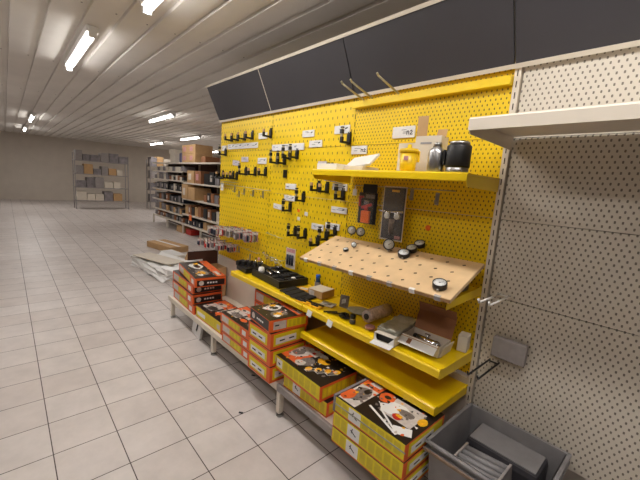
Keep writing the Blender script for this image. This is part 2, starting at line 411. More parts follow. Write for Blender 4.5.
def onb(x, y, h=0): # a point on the board plane, h above it
    return (x, y-h*math.sin(TH), tl(y)+h*math.cos(TH)+(x-2)*.022)
gauge(.033, 'round gauge at the front right corner of the slanted board', onb(2.945, -.355, .003), (TH, 0, .3))
gauge(.033, 'round gauge nearest the board front in the row of three', onb(2.62, -.175, .003), (TH+.08, 0, .4))
gauge(.031, 'middle gauge in the row of three on the board', onb(2.628, -.112, .003), (TH+.08, 0, .2))
gauge(.031, 'rearmost gauge in the row of three against the wall', onb(2.640, -.052, .003), (TH+.08, 0, .1))
gauge(.033, 'gauge standing upright below the clear blister pack', onb(2.492, -.140, .034), (1.35, 0, .75))
gauge(.030, 'upright gauge leaning on the wall, leftmost on the board', onb(2.113, -.050, .032), (1.35, 0, .65))
gauge(.030, 'upright gauge leaning on the wall, second from left', onb(2.194, -.052, .032), (1.35, 0, .7))
gauge(.017, 'tiny gauge lying face up near the left end of the board', onb(2.245, -.245, .003), (TH, 0, 0))
gauge(.017, 'tiny gauge tipped on its side behind the other tiny one', onb(2.262, -.19, .018), (1.2, 0, .7))

# ------------------------------------------------------------------ wall hooks
def hook_proto(tall):
    t = thing('tool_hook', '', 'hook', (0, -.012, 0), 0, 'black tool hooks on the yellow wall')
    b = MB(); b.span((-.016, -.018, 0), (.016, 0, .072), bev=.003); b.span((-.012, -.012, .072), (-.004, 0, .088)); b.span((.004, -.012, .072), (.012, 0, .088)); b.build('back_plate', M['black'], t)
    b = MB(); b.span((-.010, -.082, .004), (.010, -.016, .020), bev=.002)
    b.span((-.010, -.090, .004), (.010, -.072, .045), bev=.002); b.build('arm', M['black'], t)
    if tall:
        b = MB(); b.span((-.013, -.092, .066), (.013, -.074, .094), bev=.002); b.span((-.011, -.090, .103), (.011, -.074, .112), bev=.001); b.build('ticket_cap', M['black'], t)
        b = MB(); b.span((-.008, -.088, .045), (.008, -.078, .104)); b.build('ticket_stem', M['wire'], t)
    else:
        b = MB(); b.span((-.012, -.090, .045), (.012, -.076, .07), bev=.002); b.build('ticket_cap', M['kraft'], t)
    return t
HA = hook_proto(False); HB = hook_proto(True); ua = ub = False
hooks = [
 ('A', .256, 1.922, 'black tool hook with brown cap, leftmost in the top far row'), ('A', .386, 1.921, 'black tool hook with brown cap, second in the top far row'),
 ('A', .528, 1.922, 'black tool hook with brown cap, third in the top far row'), ('A', .671, 1.922, 'black tool hook, fourth and last in the top far row'),
 ('A', .985, 1.922, 'lone black tool hook in front of a white card near the first seam'), ('B', .127, 1.775, 'black tool hook poking past the far wall end at upper left'),
 ('A', .075, 1.533, 'black tool hook at the very edge of the far end, middle height'), ('A', .239, 1.528, 'black tool hook in the close trio above the left wire rail, left one'),
 ('A', .31, 1.53, 'black tool hook in the close trio above the left wire rail, middle one'), ('A', .389, 1.526, 'black tool hook in the close trio above the left wire rail, right one'),
 ('B', .572, 1.578, 'black hook with tall ticket cap just right of the close trio'), ('A', .749, 1.578, 'short black hook, middle of the three above the wire rail'),
 ('A', .93, 1.579, 'short black hook below the white card with a red mark'),
 ('B', 1.113, 1.690, 'tall-capped black hook, lower left under the long white strip'), ('B', 1.219, 1.686, 'tall-capped black hook, lower second under the long white strip'),
 ('B', 1.292, 1.728, 'tall-capped black hook overlapping the long white strip, left one'), ('B', 1.388, 1.733, 'tall-capped black hook overlapping the long white strip, right one'),
 ('B', 1.505, 1.389, 'tall-capped black hook right of two stacked white cards'), ('A', 1.681, 1.483, 'black hook with brown cap under the left end of the top shelf'),
 ('A', 1.778, 1.478, 'black hook with brown cap, right of its twin below the top shelf'), ('B', 1.950, 1.439, 'tall-capped black hook in front of the card left of the seam under the shelf'),
 ('B', 1.335, 1.291, 'tall-capped black hook beside the low white card and orange sticker'), ('B', 1.424, 1.093, 'tall-capped black hook in the low pair, left one'),
 ('B', 1.557, 1.093, 'tall-capped black hook in the low pair, right one'), ('B', 1.810, 1.120, 'tall-capped black hook behind the board corner, left of the last pair'),
 ('B', 1.900, 1.165, 'tall-capped black hook nearest the board and the dense bay'), ('A', 1.715, 1.060, 'black hook with brown cap peeking over the left tip of the board'),
 ('B', 1.964, 1.828, 'tall-capped black hook over the high white card beside the dense bay')]
for k, x, z, l in hooks:
    P = HA if k == 'A' else HB
    if (k == 'A' and not ua) or (k == 'B' and not ub):
        P.location = (x, 0, z); P['label'] = l
        if k == 'A': ua = True
        else: ub = True
    else: dup(P, (x, 0, z), label=l)
tag(MB().span((-.017, -.022, 0), (-.003, 0, .068), bev=.002).span((.003, -.022, 0), (.017, 0, .068), bev=.002).build('hook_clip', M['black'], loc=(1.24, 0, 1.577)), 'bare twin-rib black clip alone below the hook cluster', 'clip')

# ------------------------------------------------------------------ cards on the wall
def marks(b, x0, x1, z0, z1, y, n=2):
    for i in range(n):
        xx = x0+(x1-x0)*random.uniform(.08, .5); ww = (x1-x0)*random.uniform(.15, .35); zz = z0+(z1-z0)*random.uniform(.3, .75)
        b.span((xx, y-.0008, zz), (xx+ww, y, zz+.004))
def stroke(b, pts, wd, y):
    for (a, c), (d, e) in zip(pts, pts[1:]):
        L = math.hypot(d-a, e-c); b.box(((a+d)/2, y-.0005, (c+e)/2), (L+wd*.6, .001, wd), ry=-math.atan2(e-c, d-a))
def card(x0, z0, x1, z1, label, m='card', n2=False, big=False, tilt=-.0, parts=1):
    """white price card clipped on the perforated wall"""
    cx, cz = (x0+x1)/2, (z0+z1)/2; W, H = x1-x0, abs(z1-z0)
    t = thing('price_card', label, 'price card', (cx, -.0055, cz), (0, tilt, 0), 'price cards on the tool wall')
    MB().span((-W/2, -.004, -H/2), (W/2, .004, H/2), bev=.001).build('card', M[m], t)
    b = MB(); g_ = MB()
    for k in range(parts):
        a = -W/2+W*k/parts; c = a+W/parts
        marks(g_, a, c, -H/2, H/2, -.0042, 3)
        if big: b.box((a+(c-a)*.8, -.0046, H*.12), ((c-a)*.16, .001, H*.16), ry=-.25)
    if n2:
        h = H*.30; x = W*.16; z = -H*.22; w2 = .0045
        stroke(b, [(x, z), (x, z+h)], w2, -.0042); stroke(b, [(x, z+h*.8), (x+.008, z+h), (x+.014, z+h*.8), (x+.014, z)], w2, -.0042)
        x += .023; stroke(b, [(x, z+h*.85), (x+.007, z+h*1.15), (x+.014, z+h*.8), (x, z), (x+.016, z)], w2, -.0042)
    g_.build('faint_print', M['greyink'], t)
    if n2 or big: b.build('dark_print', M['ink'], t)
    else: b.bm.free()
card(.032, 1.887, .140, 1.833, 'small white card at the far end, above the protruding hook')
card(.170, 1.897, .775, 1.845, 'long white card strip below the top far row of four hooks', parts=4, big=True)
card(.784, 1.978, .925, 1.922, 'white card behind the lone hook near the first seam')
card(.292, 1.728, .430, 1.675, 'pale lilac card left of the pinkish card in the far bay', m='lilac', tilt=.08)
card(.475, 1.762, .605, 1.712, 'faded pinkish card between the lilac and the white card', m='lilac')
card(.786, 1.750, .936, 1.694, 'white card with a reddish mark above the row of three hooks', big=True)
card(1.018, 1.862, 1.470, 1.808, 'long white card strip above the clustered hooks in the middle bay', parts=3)
card(1.442, 1.957, 1.586, 1.905, 'highest white card in the middle bay, with one dark mark', big=True)
card(1.535, 1.875, 1.683, 1.824, 'white card with dark marks right of the long strip', big=True)
card(1.254, 1.530, 1.396, 1.484, 'blank-looking white card, upper of two at mid height')
card(1.243, 1.430, 1.393, 1.385, 'white card with dark print, lower of two at mid height', big=True)
card(1.085, 1.343, 1.205, 1.298, 'white card left of the hook near the orange sticker', tilt=.06)
card(1.811, 1.965, 1.963, 1.909, 'high white card behind a hook beside the dense bay', big=True)
card(1.995, 1.818, 2.134, 1.763, 'white card reading n2 above the open white box', n2=True)
card(1.836, 1.556, 1.984, 1.508, 'white card under the left end of the top shelf', big=True)
card(1.840, 1.388, 1.998, 1.343, 'white card below the hook beside the dense bay', big=True)
card(1.629, 1.235, 1.767, 1.187, 'lower white card left of the last tall hook pair', big=True)
card(1.788, 1.262, 1.940, 1.215, 'white card touching the dense bay above the slanted board', big=True)
card(2.332, 1.920, 2.491, 1.853, 'white card reading n2 above the yellow cup', n2=True)
for x, z, w_, m, l in ((1.445, 1.313, .03, 'orange2', 'tiny orange sticker on the yellow wall in the middle bay'), (1.545, 1.297, .04, 'card', 'tiny white sticker right of the orange one'),
                      (1.451, 1.247, .036, 'card', 'tiny white sticker below the orange one')):
    tag(MB().span((-w_/2, -.0025, -w_/2.6), (w_/2, 0, w_/2.6)).build('sticker', M[m], loc=(x, -.0005, z), rot=(0, .1, 0)), l, 'sticker')
tag(MB().lathe([(.001, 0), (.017, 0), (.017, .002), (.001, .002)]).build('sticker', M['orange2'], loc=(2.646, -.0005, 1.336), rot=(PI/2, 0, 0)), 'round orange sticker on the dense yellow panel', 'sticker')
t = thing('card_clip', 'tilted grey-white plastic clip under the top shelf, beside the seam', 'clip', (1.875, -.03, 1.585))
b = MB(); b.box((0, -.02, 0), (.13, .05, .006), rx=.5, rz=.1); b.box((0, 0, .02), (.12, .004, .04)); b.build('clip', M['cartonwhite'], t)
b = MB(); b.tube([(-.11, -.04, 0), (.02, -.05, -.015), (.12, -.04, -.03)], .003); b.build('wire', M['steel'], t)
tag(MB().span((-.018, -.006, -.022), (.018, 0, .022), bev=.003).span((-.004, -.004, .02), (.004, 0, .045)).build('wall_tag', M['white'], loc=(2.075, -.02, 1.505)), 'small white hanging tag left of the black tool pack', 'tag')
tag(MB().span((-.03, -.006, -.028), (.03, .0, .028), bev=.002).span((-.026, -.0065, -.058), (.026, 0, -.032)).build('wall_tag', M['card'], loc=(.115, -.03, 1.46)), 'white and grey ticket at the far end below the hooks', 'tag')

# ------------------------------------------------------------------ wire rails and metal clips
def clip_proto():
    t = thing('rail_clip', '', 'clip', (0, 0, 0), 0, 'grey metal clips on the wire rails')
    b = MB(); b.span((-.011, -.010, -.065), (.011, -.004, 0), bev=.002); b.build('plate', M['steel'], t)
    b = MB(); b.tube([(0, -.008, -.05), (0, -.03, -.055), (0, -.035, -.04)], .003); b.build('prong', M['wire'], t)
    return t
CP = clip_proto()
def rail(name, x0, z0, x1, z1, y, label):
    b = MB(); b.tube([(x0, 0, z0), (x0, y, z0), (x1, y, z1), (x1, 0, z1)], .0032); b.tube([((x0+x1)/2, 0, (z0+z1)/2), ((x0+x1)/2, y, (z0+z1)/2)], .003)
    return tag(b.build(name, M['wire']), label, 'rail', 'wire rails on the tool wall')
rail('wire_rail', .08, 1.478, 1.02, 1.452, -.04, 'long thin wire rail with hanging clips in the far bay')
rail('wire_rail', .10, 1.502, .42, 1.498, -.05, 'short wire rail just above the long one at the far end')
rail('wire_rail', .06, .79, .47, .78, -.05, 'low wire rail at the far end beneath the hanging packs')
rail('wire_rail', .48, .852, .885, .842, -.04, 'low wire rail right of the lower hanging packs')
rail('wire_rail', 1.02, 1.065, 1.25, 1.05, -.03, 'faint thin wire rail in the middle bay above the silver tools')
rail('wire_rail', 2.10, 1.552, 2.78, 1.556, -.05, 'wire rail under the top shelf behind the hanging packs')
tag(MB().tube([(-.12, -.012, 1.50+.035), (.0, -.03, 1.537), (.2, -.03, 1.535)], .010).build('dark_rod', M['black'], loc=(0, -.04, 0)), 'short dark rod sticking out past the far wall end', 'rod')
first = True
for x, z, y, l in ((.43, 1.462, -.04, 'grey metal clip leftmost on the long wire rail'), (.52, 1.420, -.04, 'grey metal clip hanging low, second on the long wire rail'), (.622, 1.450, -.04, 'grey metal clip, third on the long wire rail'),
                   (.79, 1.446, -.04, 'grey metal clip, fourth on the long wire rail'), (.965, 1.446, -.04, 'grey metal clip, rightmost on the long wire rail'), (.56, .852, -.04, 'red-tinged clip on the low wire rail, left one'),
                   (.78, .815, -.04, 'grey metal clip on the low wire rail, right one'), (2.55, 1.552, -.05, 'grey metal clip right of the blister pack under the top shelf'), (2.712, 1.54, -.05, 'grey metal clip rightmost under the top shelf')):
    if first: CP.location = (x, y, z); CP['label'] = l; first = False
    else: dup(CP, (x, y, z), label=l)

# ------------------------------------------------------------------ hanging packs
def rod(x, z, L, label):
    return tag(MB().tube([(0, 0, 0), (0, -L, 0), (0, -L-.008, .012)], .003).build('display_hook', M['wire'], loc=(x, 0, z)), label, 'hook', 'prongs holding the small packs')
def pack_proto(m1, m2, label, w_=.06, h=.085):
    t = thing('small_pack', label, 'blister pack', (0, 0, 0), 0, 'small blister packs hanging at the far end')
    MB().span((-w_/2, -.001, -h), (w_/2, .001, .012), bev=.0004).build('card', M[m1], t)
    MB().span((-w_*.36, -.013, -h*.86), (w_*.36, -.001, -h*.28), bev=.004).build('blister', M[m2], t)
    MB().span((-w_*.46, -.0022, -h*.2), (w_*.46, -.001, .004)).build('header_print', M['paper'], t)
    return t
U = [('pink', 'dimgrey'), ('paper', 'steel'), ('dimgrey', 'navy'), ('greyprint', 'chrome'), ('red', 'paper')]
UP = [pack_proto(a, c, 'small pink and grey blister pack in the upper hanging row') for a, c in U]
LW = [pack_proto(a, c, 'small dark red and grey pack in the lower hanging row', .05, .07) for a, c in [('pink', 'navy'), ('paper', 'red'), ('greyprint', 'dimgrey')]]
used = set()
def place(P, loc, rot):
    if P.name in used: return dup(P, loc, rot)
    used.add(P.name); P.location = loc; P.rotation_euler = rot; return P
for i, (x, z, L) in enumerate(((.12, 1.005, .17), (.30, 1.02, .20), (.45, 1.04, .20), (.60, 1.05, .20), (.74, 1.05, .20), (.87, 1.045, .17))):
    rod(x, z, L, 'thin prong with packs in the upper row, the %s from the far end' % ['first', 'second', 'third', 'fourth', 'fifth', 'sixth'][i])
    for k in range(6): place(UP[(i*2+k*3) % 5], (x, -.04-k*(L-.04)/5.2, z-.006), (random.uniform(-.1, .05), 0, random.uniform(-.25, .25)))
for i, (x, z, L) in enumerate(((.05, .86, .27), (.20, .855, .26), (.34, .85, .20), (.46, .85, .12))):
    rod(x, z, L, 'thin prong with packs in the lower row, the %s from the far end' % ['first', 'second', 'third', 'fourth'][i])
    for k in range(7): place(LW[(i+k) % 3], (x, -.03-k*(L-.035)/6.3, z-.006), (random.uniform(-.1, .05), 0, random.uniform(-.25, .25)))

# black card pack with orange tool
t = thing('tool_pack', 'black hanging pack with an orange hand tool, under the top shelf', 'tool pack', (2.245, -.075, 1.31), (0, 0, .08))
MB().span((-.072, -.002, 0), (.068, .002, .20), bev=.001).span((-.048, -.002, .20), (.060, .002, .255), bev=.001).build('backing_card', M['black'], t)
b = MB(); b.span((-.035, -.026, .006), (.030, -.004, .085), bev=.006); b.build('tool_body', M['orange2'], t)
b = MB(); b.span((-.062, -.02, .11), (-.05, -.006, .17), bev=.003); b.span((-.062, -.02, .165), (-.03, -.006, .178), bev=.003); b.box((.0, -.014, .115), (.08, .014, .018), ry=-.3, bev=.003); b.span((-.016, -.02, .085), (.01, -.006, .12), bev=.003); b.build('tool_trigger', M['red'], t)
b = MB(); b.span((-.022, -.014, .125), (.018, -.004, .15), bev=.003); b.build('nozzle', M['chrome'], t)
b = MB(); b.span((-.02, -.0035, .165), (.05, -.002, .19)); b.build('grey_label', M['greyprint'], t)
MB().span((-.066, -.03, .004), (.062, -.0285, .198)).build('film', M['clear'], t)
# clear blister pack with gauges
t = thing('gauge_pack', 'tall clear pack with silver gauges hanging beside the orange tool', 'tool pack', (2.452, -.082, 1.235), (0, 0, .1))
MB().span((-.076, -.002, .0), (.076, .002, .325), bev=.001).build('backing_card', M['cartonwhite'], t)
MB().span((-.071, -.0035, .008), (.071, -.002, .318)).build('dark_print', M['cratedark'], t)
b = MB()
for x in (-.03, .036):
    b.X = Matrix.Translation((x, -.006, .150)) @ Matrix.Rotation(PI/2, 4, 'X')
    b.lathe([(.001, 0), (.022, 0), (.022, .014), (.019, .016), (.001, .016)])
    b.X = Matrix.Identity(4)
b.tube([(-.09, -.014, .175), (-.02, -.014, .170), (.07, -.014, .178)], .007); b.build('gauge_pair', M['chrome'], t)
b = MB()
for x in (-.03, .036):
    b.X = Matrix.Translation((x, -.0225, .150)) @ Matrix.Rotation(PI/2, 4, 'X'); b.lathe([(.001, 0), (.017, 0), (.017, .001), (.001, .001)]); b.X = Matrix.Identity(4)
b.build('dial', M['dial'], t)
b = MB(); b.cyl((.005, -.016, .05), (.005, -.016, .13), .017); b.cyl((.005, -.016, .035), (.005, -.016, .05), .01); b.build('filter_bowl', M['greyprint'], t)
MB().span((.025, -.005, .014), (.062, -.0035, .032)).build('red_sticker', M['pink'], t)
MB().span((-.02, -.005, .292), (.03, -.0035, .305)).build('gold_logo', M['gold'], t)
MB().span((-.074, -.03, .004), (.074, -.0285, .322)).build('film', M['clear'], t)

# silver spanners and bit card near the seam
for i in range(4):
    b = MB(); L = .15
    b.box((L/2, 0, 0), (L, .010, .005), bev=.001); b.lathe([(.010, -.004), (.014, -.004), (.014, .004), (.010, .004)], (0, 0, 0), 12); b.box((L, 0, 0), (.03, .024, .006), bev=.002)
    o = b.build('spanner', M['chrome'], loc=(1.00+i*.075, -.035-i*.004, .872-.007*i), rot=(.3, .12, -.35))
    tag(o, 'silver spanner sticking out from the wall above the black trays', 'spanner', 'silver spanners in a bunch on the wall')
rail('wire_rail', 1.03, .860, 1.30, .856, -.05, 'wire rail holding the bunch of silver spanners')
t = thing('bit_card', 'hanging card with three dark bits beside the silver spanners', 'blister pack', (1.462, -.07, .83), (0, 0, .1))
MB().span((-.055, -.002, 0), (.055, .002, .17), bev=.001).build('card', M['paper'], t)
for k in range(3): MB().cyl((-.03+k*.03, -.009, .03), (-.03+k*.03, -.009, .115), .009, seg=10).build('bit', M['navy'], t)
MB().span((-.05, -.003, .135), (.05, -.002, .165)).build('header_print', M['pink'], t)

# ------------------------------------------------------------------ objects on the top shelf (surface z=1.650)
ZU = 1.6335
t = thing('measuring_cup', 'yellow plastic cup with a lid on the top shelf', 'cup', (2.645, -.27, ZU), .5)
t.scale = (1.05, 1.05, 1.13)
MB().lathe([(.001, 0), (.032, 0), (.038, .012), (.043, .085), (.001, .085)]).build('body', M['yplastic'], t)
MB().lathe([(.001, .085), (.047, .085), (.047, .096), (.043, .102), (.012, .107), (.010, .122), (.001, .124)]).build('lid', M['yplastic'], t)
MB().box((.047, 0, .07), (.012, .016, .05), bev=.004).build('spout', M['yplastic'], t)
MB().span((-.018, -.0455, .05), (.002, -.042, .068)).build('red_sticker', M['pink'], t)
t = thing('tall_carton', 'tall white carton with raised brown flap behind the steel flask', 'carton', (2.685, -.135, ZU), .12)
b = MB(); b.span((-.07, -.045, 0), (.07, .045, .192), bev=.002); b.build('body', M['cartonwhite'], t)
b = MB(); b.span((-.068, -.044, .19), (-.012, -.041, .292)); b.build('flap', M['kraft'], t)
b = MB(); b.box((.05, .0, .208), (.05, .003, .045), rx=-.3); b.build('back_flap', M['kraft'], t)
MB().span((-.04, -.0468, .15), (.02, -.0455, .16)).build('faint_print', M['greyink'], t)
t = thing('white_carton', 'shorter white carton standing behind the yellow cup', 'carton', (2.545, -.11, ZU), .1)
b = MB(); b.span((-.055, -.04, 0), (.05, .04, .165), bev=.002); b.build('body', M['cartonwhite'], t)
t = thing('steel_flask', 'shiny steel flask right of the yellow cup on the shelf', 'flask', (2.798, -.265, ZU))
MB().lathe([(.001, 0), (.038, 0), (.040, .006), (.040, .092), (.036, .108), (.025, .116), (.024, .122), (.001, .122)]).build('body', M['polished'], t)
MB().lathe([(.001, .121), (.019, .121), (.019, .138), (.016, .142), (.001, .142)]).build('cap', M['steel'], t)
t = thing('black_can', 'steel can wrapped in a black sleeve at the shelf end', 'can', (2.905, -.262, ZU))
MB().lathe([(.001, 0), (.048, 0), (.050, .004), (.050, .028), (.001, .028)]).build('base', M['steel'], t)
MB().lathe([(.001, .026), (.052, .026), (.0535, .032), (.0535, .120), (.050, .126), (.001, .126)]).build('sleeve', M['black'], t)
MB().lathe([(.001, .124), (.043, .124), (.044, .138), (.039, .142), (.001, .142)]).build('lid', M['steel'], t)
MB().box((-.057, -.018, .07), (.012, .02, .07), bev=.004).build('handle', M['black'], t)
t = thing('open_white_box', 'open white flat box with its lid flaring on the top shelf', 'carton', (2.27, -.19, ZU))
b = MB(); b.span((-.10, -.07, 0), (.06, .08, .030), bev=.001); b.build('tray', M['cartonwhite'], t)
b = MB(); b.box((-.01, .0, .062), (.20, .12, .014), ry=-.12, rx=.62, bev=.002); b.build('lid', M['white'], t)
t = thing('white_tray_box', 'low white box with dark printed edge at the left end of the top shelf', 'carton', (2.085, -.27, ZU), .0)
MB().span((-.085, -.05, 0), (.095, .05, .038), bev=.002).build('body', M['white'], t)
b = MB(); b.span((.0, -.05, .038), (.03, -.045, .044)); b.span((.045, -.05, .038), (.06, -.045, .044)); b.build('dark_print', M['ink'], t)
b = MB(); b.span((-.08, -.048, .038), (.0, -.044, .052)); b.build('pale_flap', M['lilac'], t)

# ------------------------------------------------------------------ objects on the middle shelf (surface z = .735)
ZM = .7365
t = thing('tool_case', 'large open black tool case with silver tools on the middle shelf', 'tool case', (1.432, -.155, ZM), -.06)
b = MB(); b.span((-.21, -.145, 0), (.23, .13, .030), bev=.006)
b.span((-.21, -.145, .028), (.23, -.128, .058), bev=.004); b.span((-.21, .113, .028), (.23, .13, .058), bev=.004)
b.span((-.21, -.145, .028), (-.193, .13, .058), bev=.004); b.span((.213, -.145, .028), (.23, .13, .058), bev=.004); b.build('case', M['black'], t)
b = MB()
rt = random.Random(5)
for k in range(9):
    for q in range(3):
        hh = rt.uniform(.045, .072) if q else rt.uniform(.036, .05); b.span((-.185+k*.044, -.115+q*.078, .03), (-.185+k*.044+rt.uniform(.028, .042), -.045+q*.078, hh), bev=.004)
b.build('foam_insert', M['blackmatte'], t)
b = MB(); b.cyl((-.10, -.06, .058), (.02, -.085, .056), .010); b.cyl((-.05, -.04, .072), (.06, -.03, .070), .008); b.cyl((-.16, .06, .076), (-.08, .05, .076), .008); b.build('silver_tools', M['chrome'], t)
b = MB(); b.lathe([(.001, .03), (.026, .03), (.028, .055), (.022, .078), (.001, .082)], (-.150, -.085, 0)); b.build('white_knob', M['white'], t)
b = MB(); b.ball((.165, .03, .052), .02, 14, (1, 1, .3)); b.build('oval_badge', M['card'], t)
t = thing('small_tool_case', 'smaller black case crowded with tools at the far shelf end', 'tool case', (1.075, -.185, ZM), -.1)
b = MB(); b.span((-.10, -.12, 0), (.09, .12, .045), bev=.006); b.build('case', M['black'], t)
b = MB()
for k in range(5): b.box((-.08+k*.035, -.09+.03*k, .062), (.03, .09, .04), rz=.4+.2*k, bev=.005)
b.build('holders', M['blackmatte'], t)
b = MB(); b.cyl((-.07, .06, .09), (.06, -.01, .085), .008); b.cyl((-.03, .09, .088), (.09, .04, .08), .009); b.build('silver_tools', M['chrome'], t)
MB().cyl((-.05, .075, .093), (.0, .05, .092), .011).build('red_grip', M['pink'], t)
# black pouches with yellow leaflets
for i in range(4):
    t = thing('black_pouch', ['flat black pouch nearest the open tool case on the shelf front', 'second flat black pouch along the shelf front', 'third flat black pouch, before the kraft box', 'fourth flat black pouch, beside the kraft box'][i], 'pouch', (1.715+i*.072, -.262-.006*i, ZM), .12, 'flat black pouches on the middle shelf')
    MB().span((-.031, -.07, 0), (.031, .08, .014), bev=.005).build('pouch', M['blackmatte'], t)
    MB().span((-.02, -.073, .004), (.02, -.069, .010)).build('edge_tape', M['cratedark'], t)
t = thing('instruction_leaflet', 'yellow and orange leaflet between the tool case and the kraft box', 'leaflet', (1.755, -.135, ZM), .25)
MB().span((-.07, -.035, 0), (.07, .035, .004)).build('sheet', M['gold'], t); MB().span((-.05, -.02, .004), (.02, .02, .0048)).build('white_print', M['paper'], t)
for i, (x, y, r, m, l) in enumerate(((1.965, -.325, .1, 'gold', 'yellow card at the shelf front below the kraft box'), (2.075, -.315, .15, 'gold', 'yellow and black card right of the kraft box'), (2.10, -.225, .3, 'paper', 'pale packet of metal bits right of the kraft box'))):
    t = thing('card_pack', l, 'packet', (x, y, ZM), r)
    MB().span((-.05, -.03, 0), (.05, .03, .008), bev=.001).build('packet', M[m], t)
    b = MB(); b.span((-.052, .012, .006), (.052, .032, .014), bev=.002); b.cyl((-.03, -.01, .012), (.03, -.01, .012), .005); b.build('contents', M['black' if i < 2 else 'steel'], t)
t = thing('kraft_box', 'small kraft box with a pale top on the middle shelf', 'carton', (1.925, -.125, ZM), .12)
MB().span((-.075, -.07, 0), (.065, .07, .052), bev=.002).build('body', M['kraft'], t)
MB().span((-.072, -.067, .052), (.062, .067, .0535)).build('pale_top', M['cartonwhite'], t)
MB().span((-.06, -.0715, .008), (-.01, -.0700, .045)).build('label', M['paper'], t)
t = thing('blue_cap_bottle', 'small bottle with bright blue cap behind the kraft box', 'bottle', (1.785, -.040, ZM))
MB().lathe([(.001, 0), (.022, 0), (.024, .004), (.024, .05), (.018, .060), (.001, .060)], seg=20).build('body', M['dimgrey'], t)
MB().lathe([(.001, .058), (.018, .058), (.018, .110), (.016, .114), (.001, .114)], seg=20).build('cap', M['blue'], t)
MB().lathe([(.001, .052), (.020, .052), (.020, .060), (.001, .060)], seg=20).build('collar', M['black'], t)
t = thing('grey_sachet', 'standing grey sachet with printing right of the kraft box', 'packet', (2.19, -.16, ZM), .25)
MB().box((0, 0, .042), (.065, .012, .085), rx=-.15, bev=.004).build('sachet', M['greyprint'], t)
b = MB()
for k in range(4): b.box((-.012+.008*k, -.009, .04+.004*k), (.003, .001, .03), rx=-.15)
b.build('print', M['card'], t)
for i, (x, y, r) in enumerate(((2.205, -.30, .9), (2.235, -.295, .8))):
    tag(MB().span((-.045, -.005, 0), (.045, .005, .008), bev=.002).build('black_pen', M['black'], loc=(x, y, ZM), rot=(0, 0, r)), ['black pen-like tool on the shelf front, left of two', 'black pen-like tool on the shelf front, right of two'][i], 'tool')
b = MB()
for k in range(5): b.tube([(.0+.04*math.cos(a*.9+k)*(1-.08*k), .026*math.sin(a*.9+k), .007+.003*k) for a in range(8)], .005)
tag(b.build('cable_bundle', M['black'], loc=(2.315, -.285, ZM)), 'coiled black cable bundle on the middle shelf', 'cable')
t = thing('black_bottle', 'tiny black and silver bottle standing at the shelf front', 'bottle', (2.405, -.310, ZM))
MB().lathe([(.001, 0), (.017, 0), (.018, .003), (.018, .03), (.001, .03)], seg=20).build('body', M['cratedark'], t)
MB().lathe([(.001, .03), (.0175, .03), (.0175, .052), (.014, .056), (.001, .056)], seg=20).build('cap', M['black'], t)
MB().lathe([(.001, .026), (.0183, .026), (.0183, .031), (.001, .031)], seg=20).build('silver_band', M['chrome'], t)
t = thing('flat_bag', 'flat clear plastic bag behind the black cable bundle', 'bag', (2.315, -.14, ZM), .3)
b = MB(); b.ball((0, 0, .014), .09, 20, (1, .72, .16)); b.build('bag', M['bag'], t)
MB().span((-.04, -.02, .006), (.04, .02, .016)).build('contents', M['dimgrey'], t)
t = thing('bubble_roll', 'long roll in pinkish bubble wrap lying on the shelf', 'wrapped item', (2.445, -.125, ZM+.0405), (0, 0, 1.60))
b = MB(); b.X = Matrix.Rotation(PI/2, 4, 'Y')
prof = [(.001, -.11)]
for k in range(23): prof.append((.036+.004*(k % 2), -.11+k*.01))
prof.append((.001, .112)); b.lathe(prof, seg=22); b.X = Matrix.Identity(4); b.build('wrap', M['bubble'], t)
MB().cyl((-.116, 0, 0), (-.109, 0, 0), .018).build('roll_end', M['cratedark'], t)
t = thing('red_puck', 'round red and clear puck lying before the bubble-wrapped roll', 'disc', (2.520, -.285, ZM))
MB().lathe([(.001, 0), (.036, 0), (.038, .006), (.001, .006)]).build('base', M['clear'], t)
MB().lathe([(.001, .006), (.028, .006), (.03, .016), (.026, .020), (.001, .020)]).build('cap', M['pink'], t)
t = thing('flat_white_carton', 'long white carton with open dark end beneath a plastic bag', 'carton', (2.680, -.335, ZM), .14)
b = MB(); b.span((-.06, -.04, 0), (.06, .24, .003)); b.span((-.06, -.04, .046), (.06, .24, .049)); b.span((-.06, -.04, 0), (-.057, .24, .049)); b.span((.057, -.04, 0), (.06, .24, .049)); b.build('sleeve', M['cartonwhite'], t)
b = MB(); b.span((-.056, -.02, .003), (.056, .235, .045)); b.build('dark_inside', M['black'], t)
b = MB(); b.box((0, -.062, .004), (.118, .045, .002), rx=.12); b.prism([(-.057, .003), (-.035, .003), (-.057, .046)], -.042, -.040, 'y'); b.prism([(.057, .003), (.02, .003), (.057, .046)], -.042, -.040, 'y'); b.build('end_flap', M['white'], t)
t = thing('plastic_bag', 'cloudy plastic bag lying on top of the long white carton', 'bag', (2.660, -.205, ZM+.0495), .14)
g = bmesh.new(); bmesh.ops.create_cube(g, size=1); bmesh.ops.subdivide_edges(g, edges=g.edges[:], cuts=6, use_grid_fill=True); rb = random.Random(3)
for v in g.verts: v.co = Vector((v.co.x*.125+rb.uniform(-.004, .004), v.co.y*.27+rb.uniform(-.006, .006), (v.co.z+.5)*(.018+rb.uniform(-.006, .008))+.001))
for f in g.faces: f.smooth = True
b = MB(); b.merge(g); b.build('bag', M['bag'], t)
t = thing('open_brown_carton', 'open carton with brown inside and white flap, chrome tool within', 'carton', (2.840, -.200, ZM), .06)
b = MB(); b.span((-.115, -.072, 0), (.095, .06, .003)); b.span((-.115, .057, 0), (.095, .06, .055)); b.span((-.115, -.072, 0), (-.112, .06, .05)); b.span((.092, -.072, 0), (.095, .06, .055)); b.span((-.115, -.075, 0), (.095, -.072, .048)); b.build('tray', M['cartonwhite'], t)
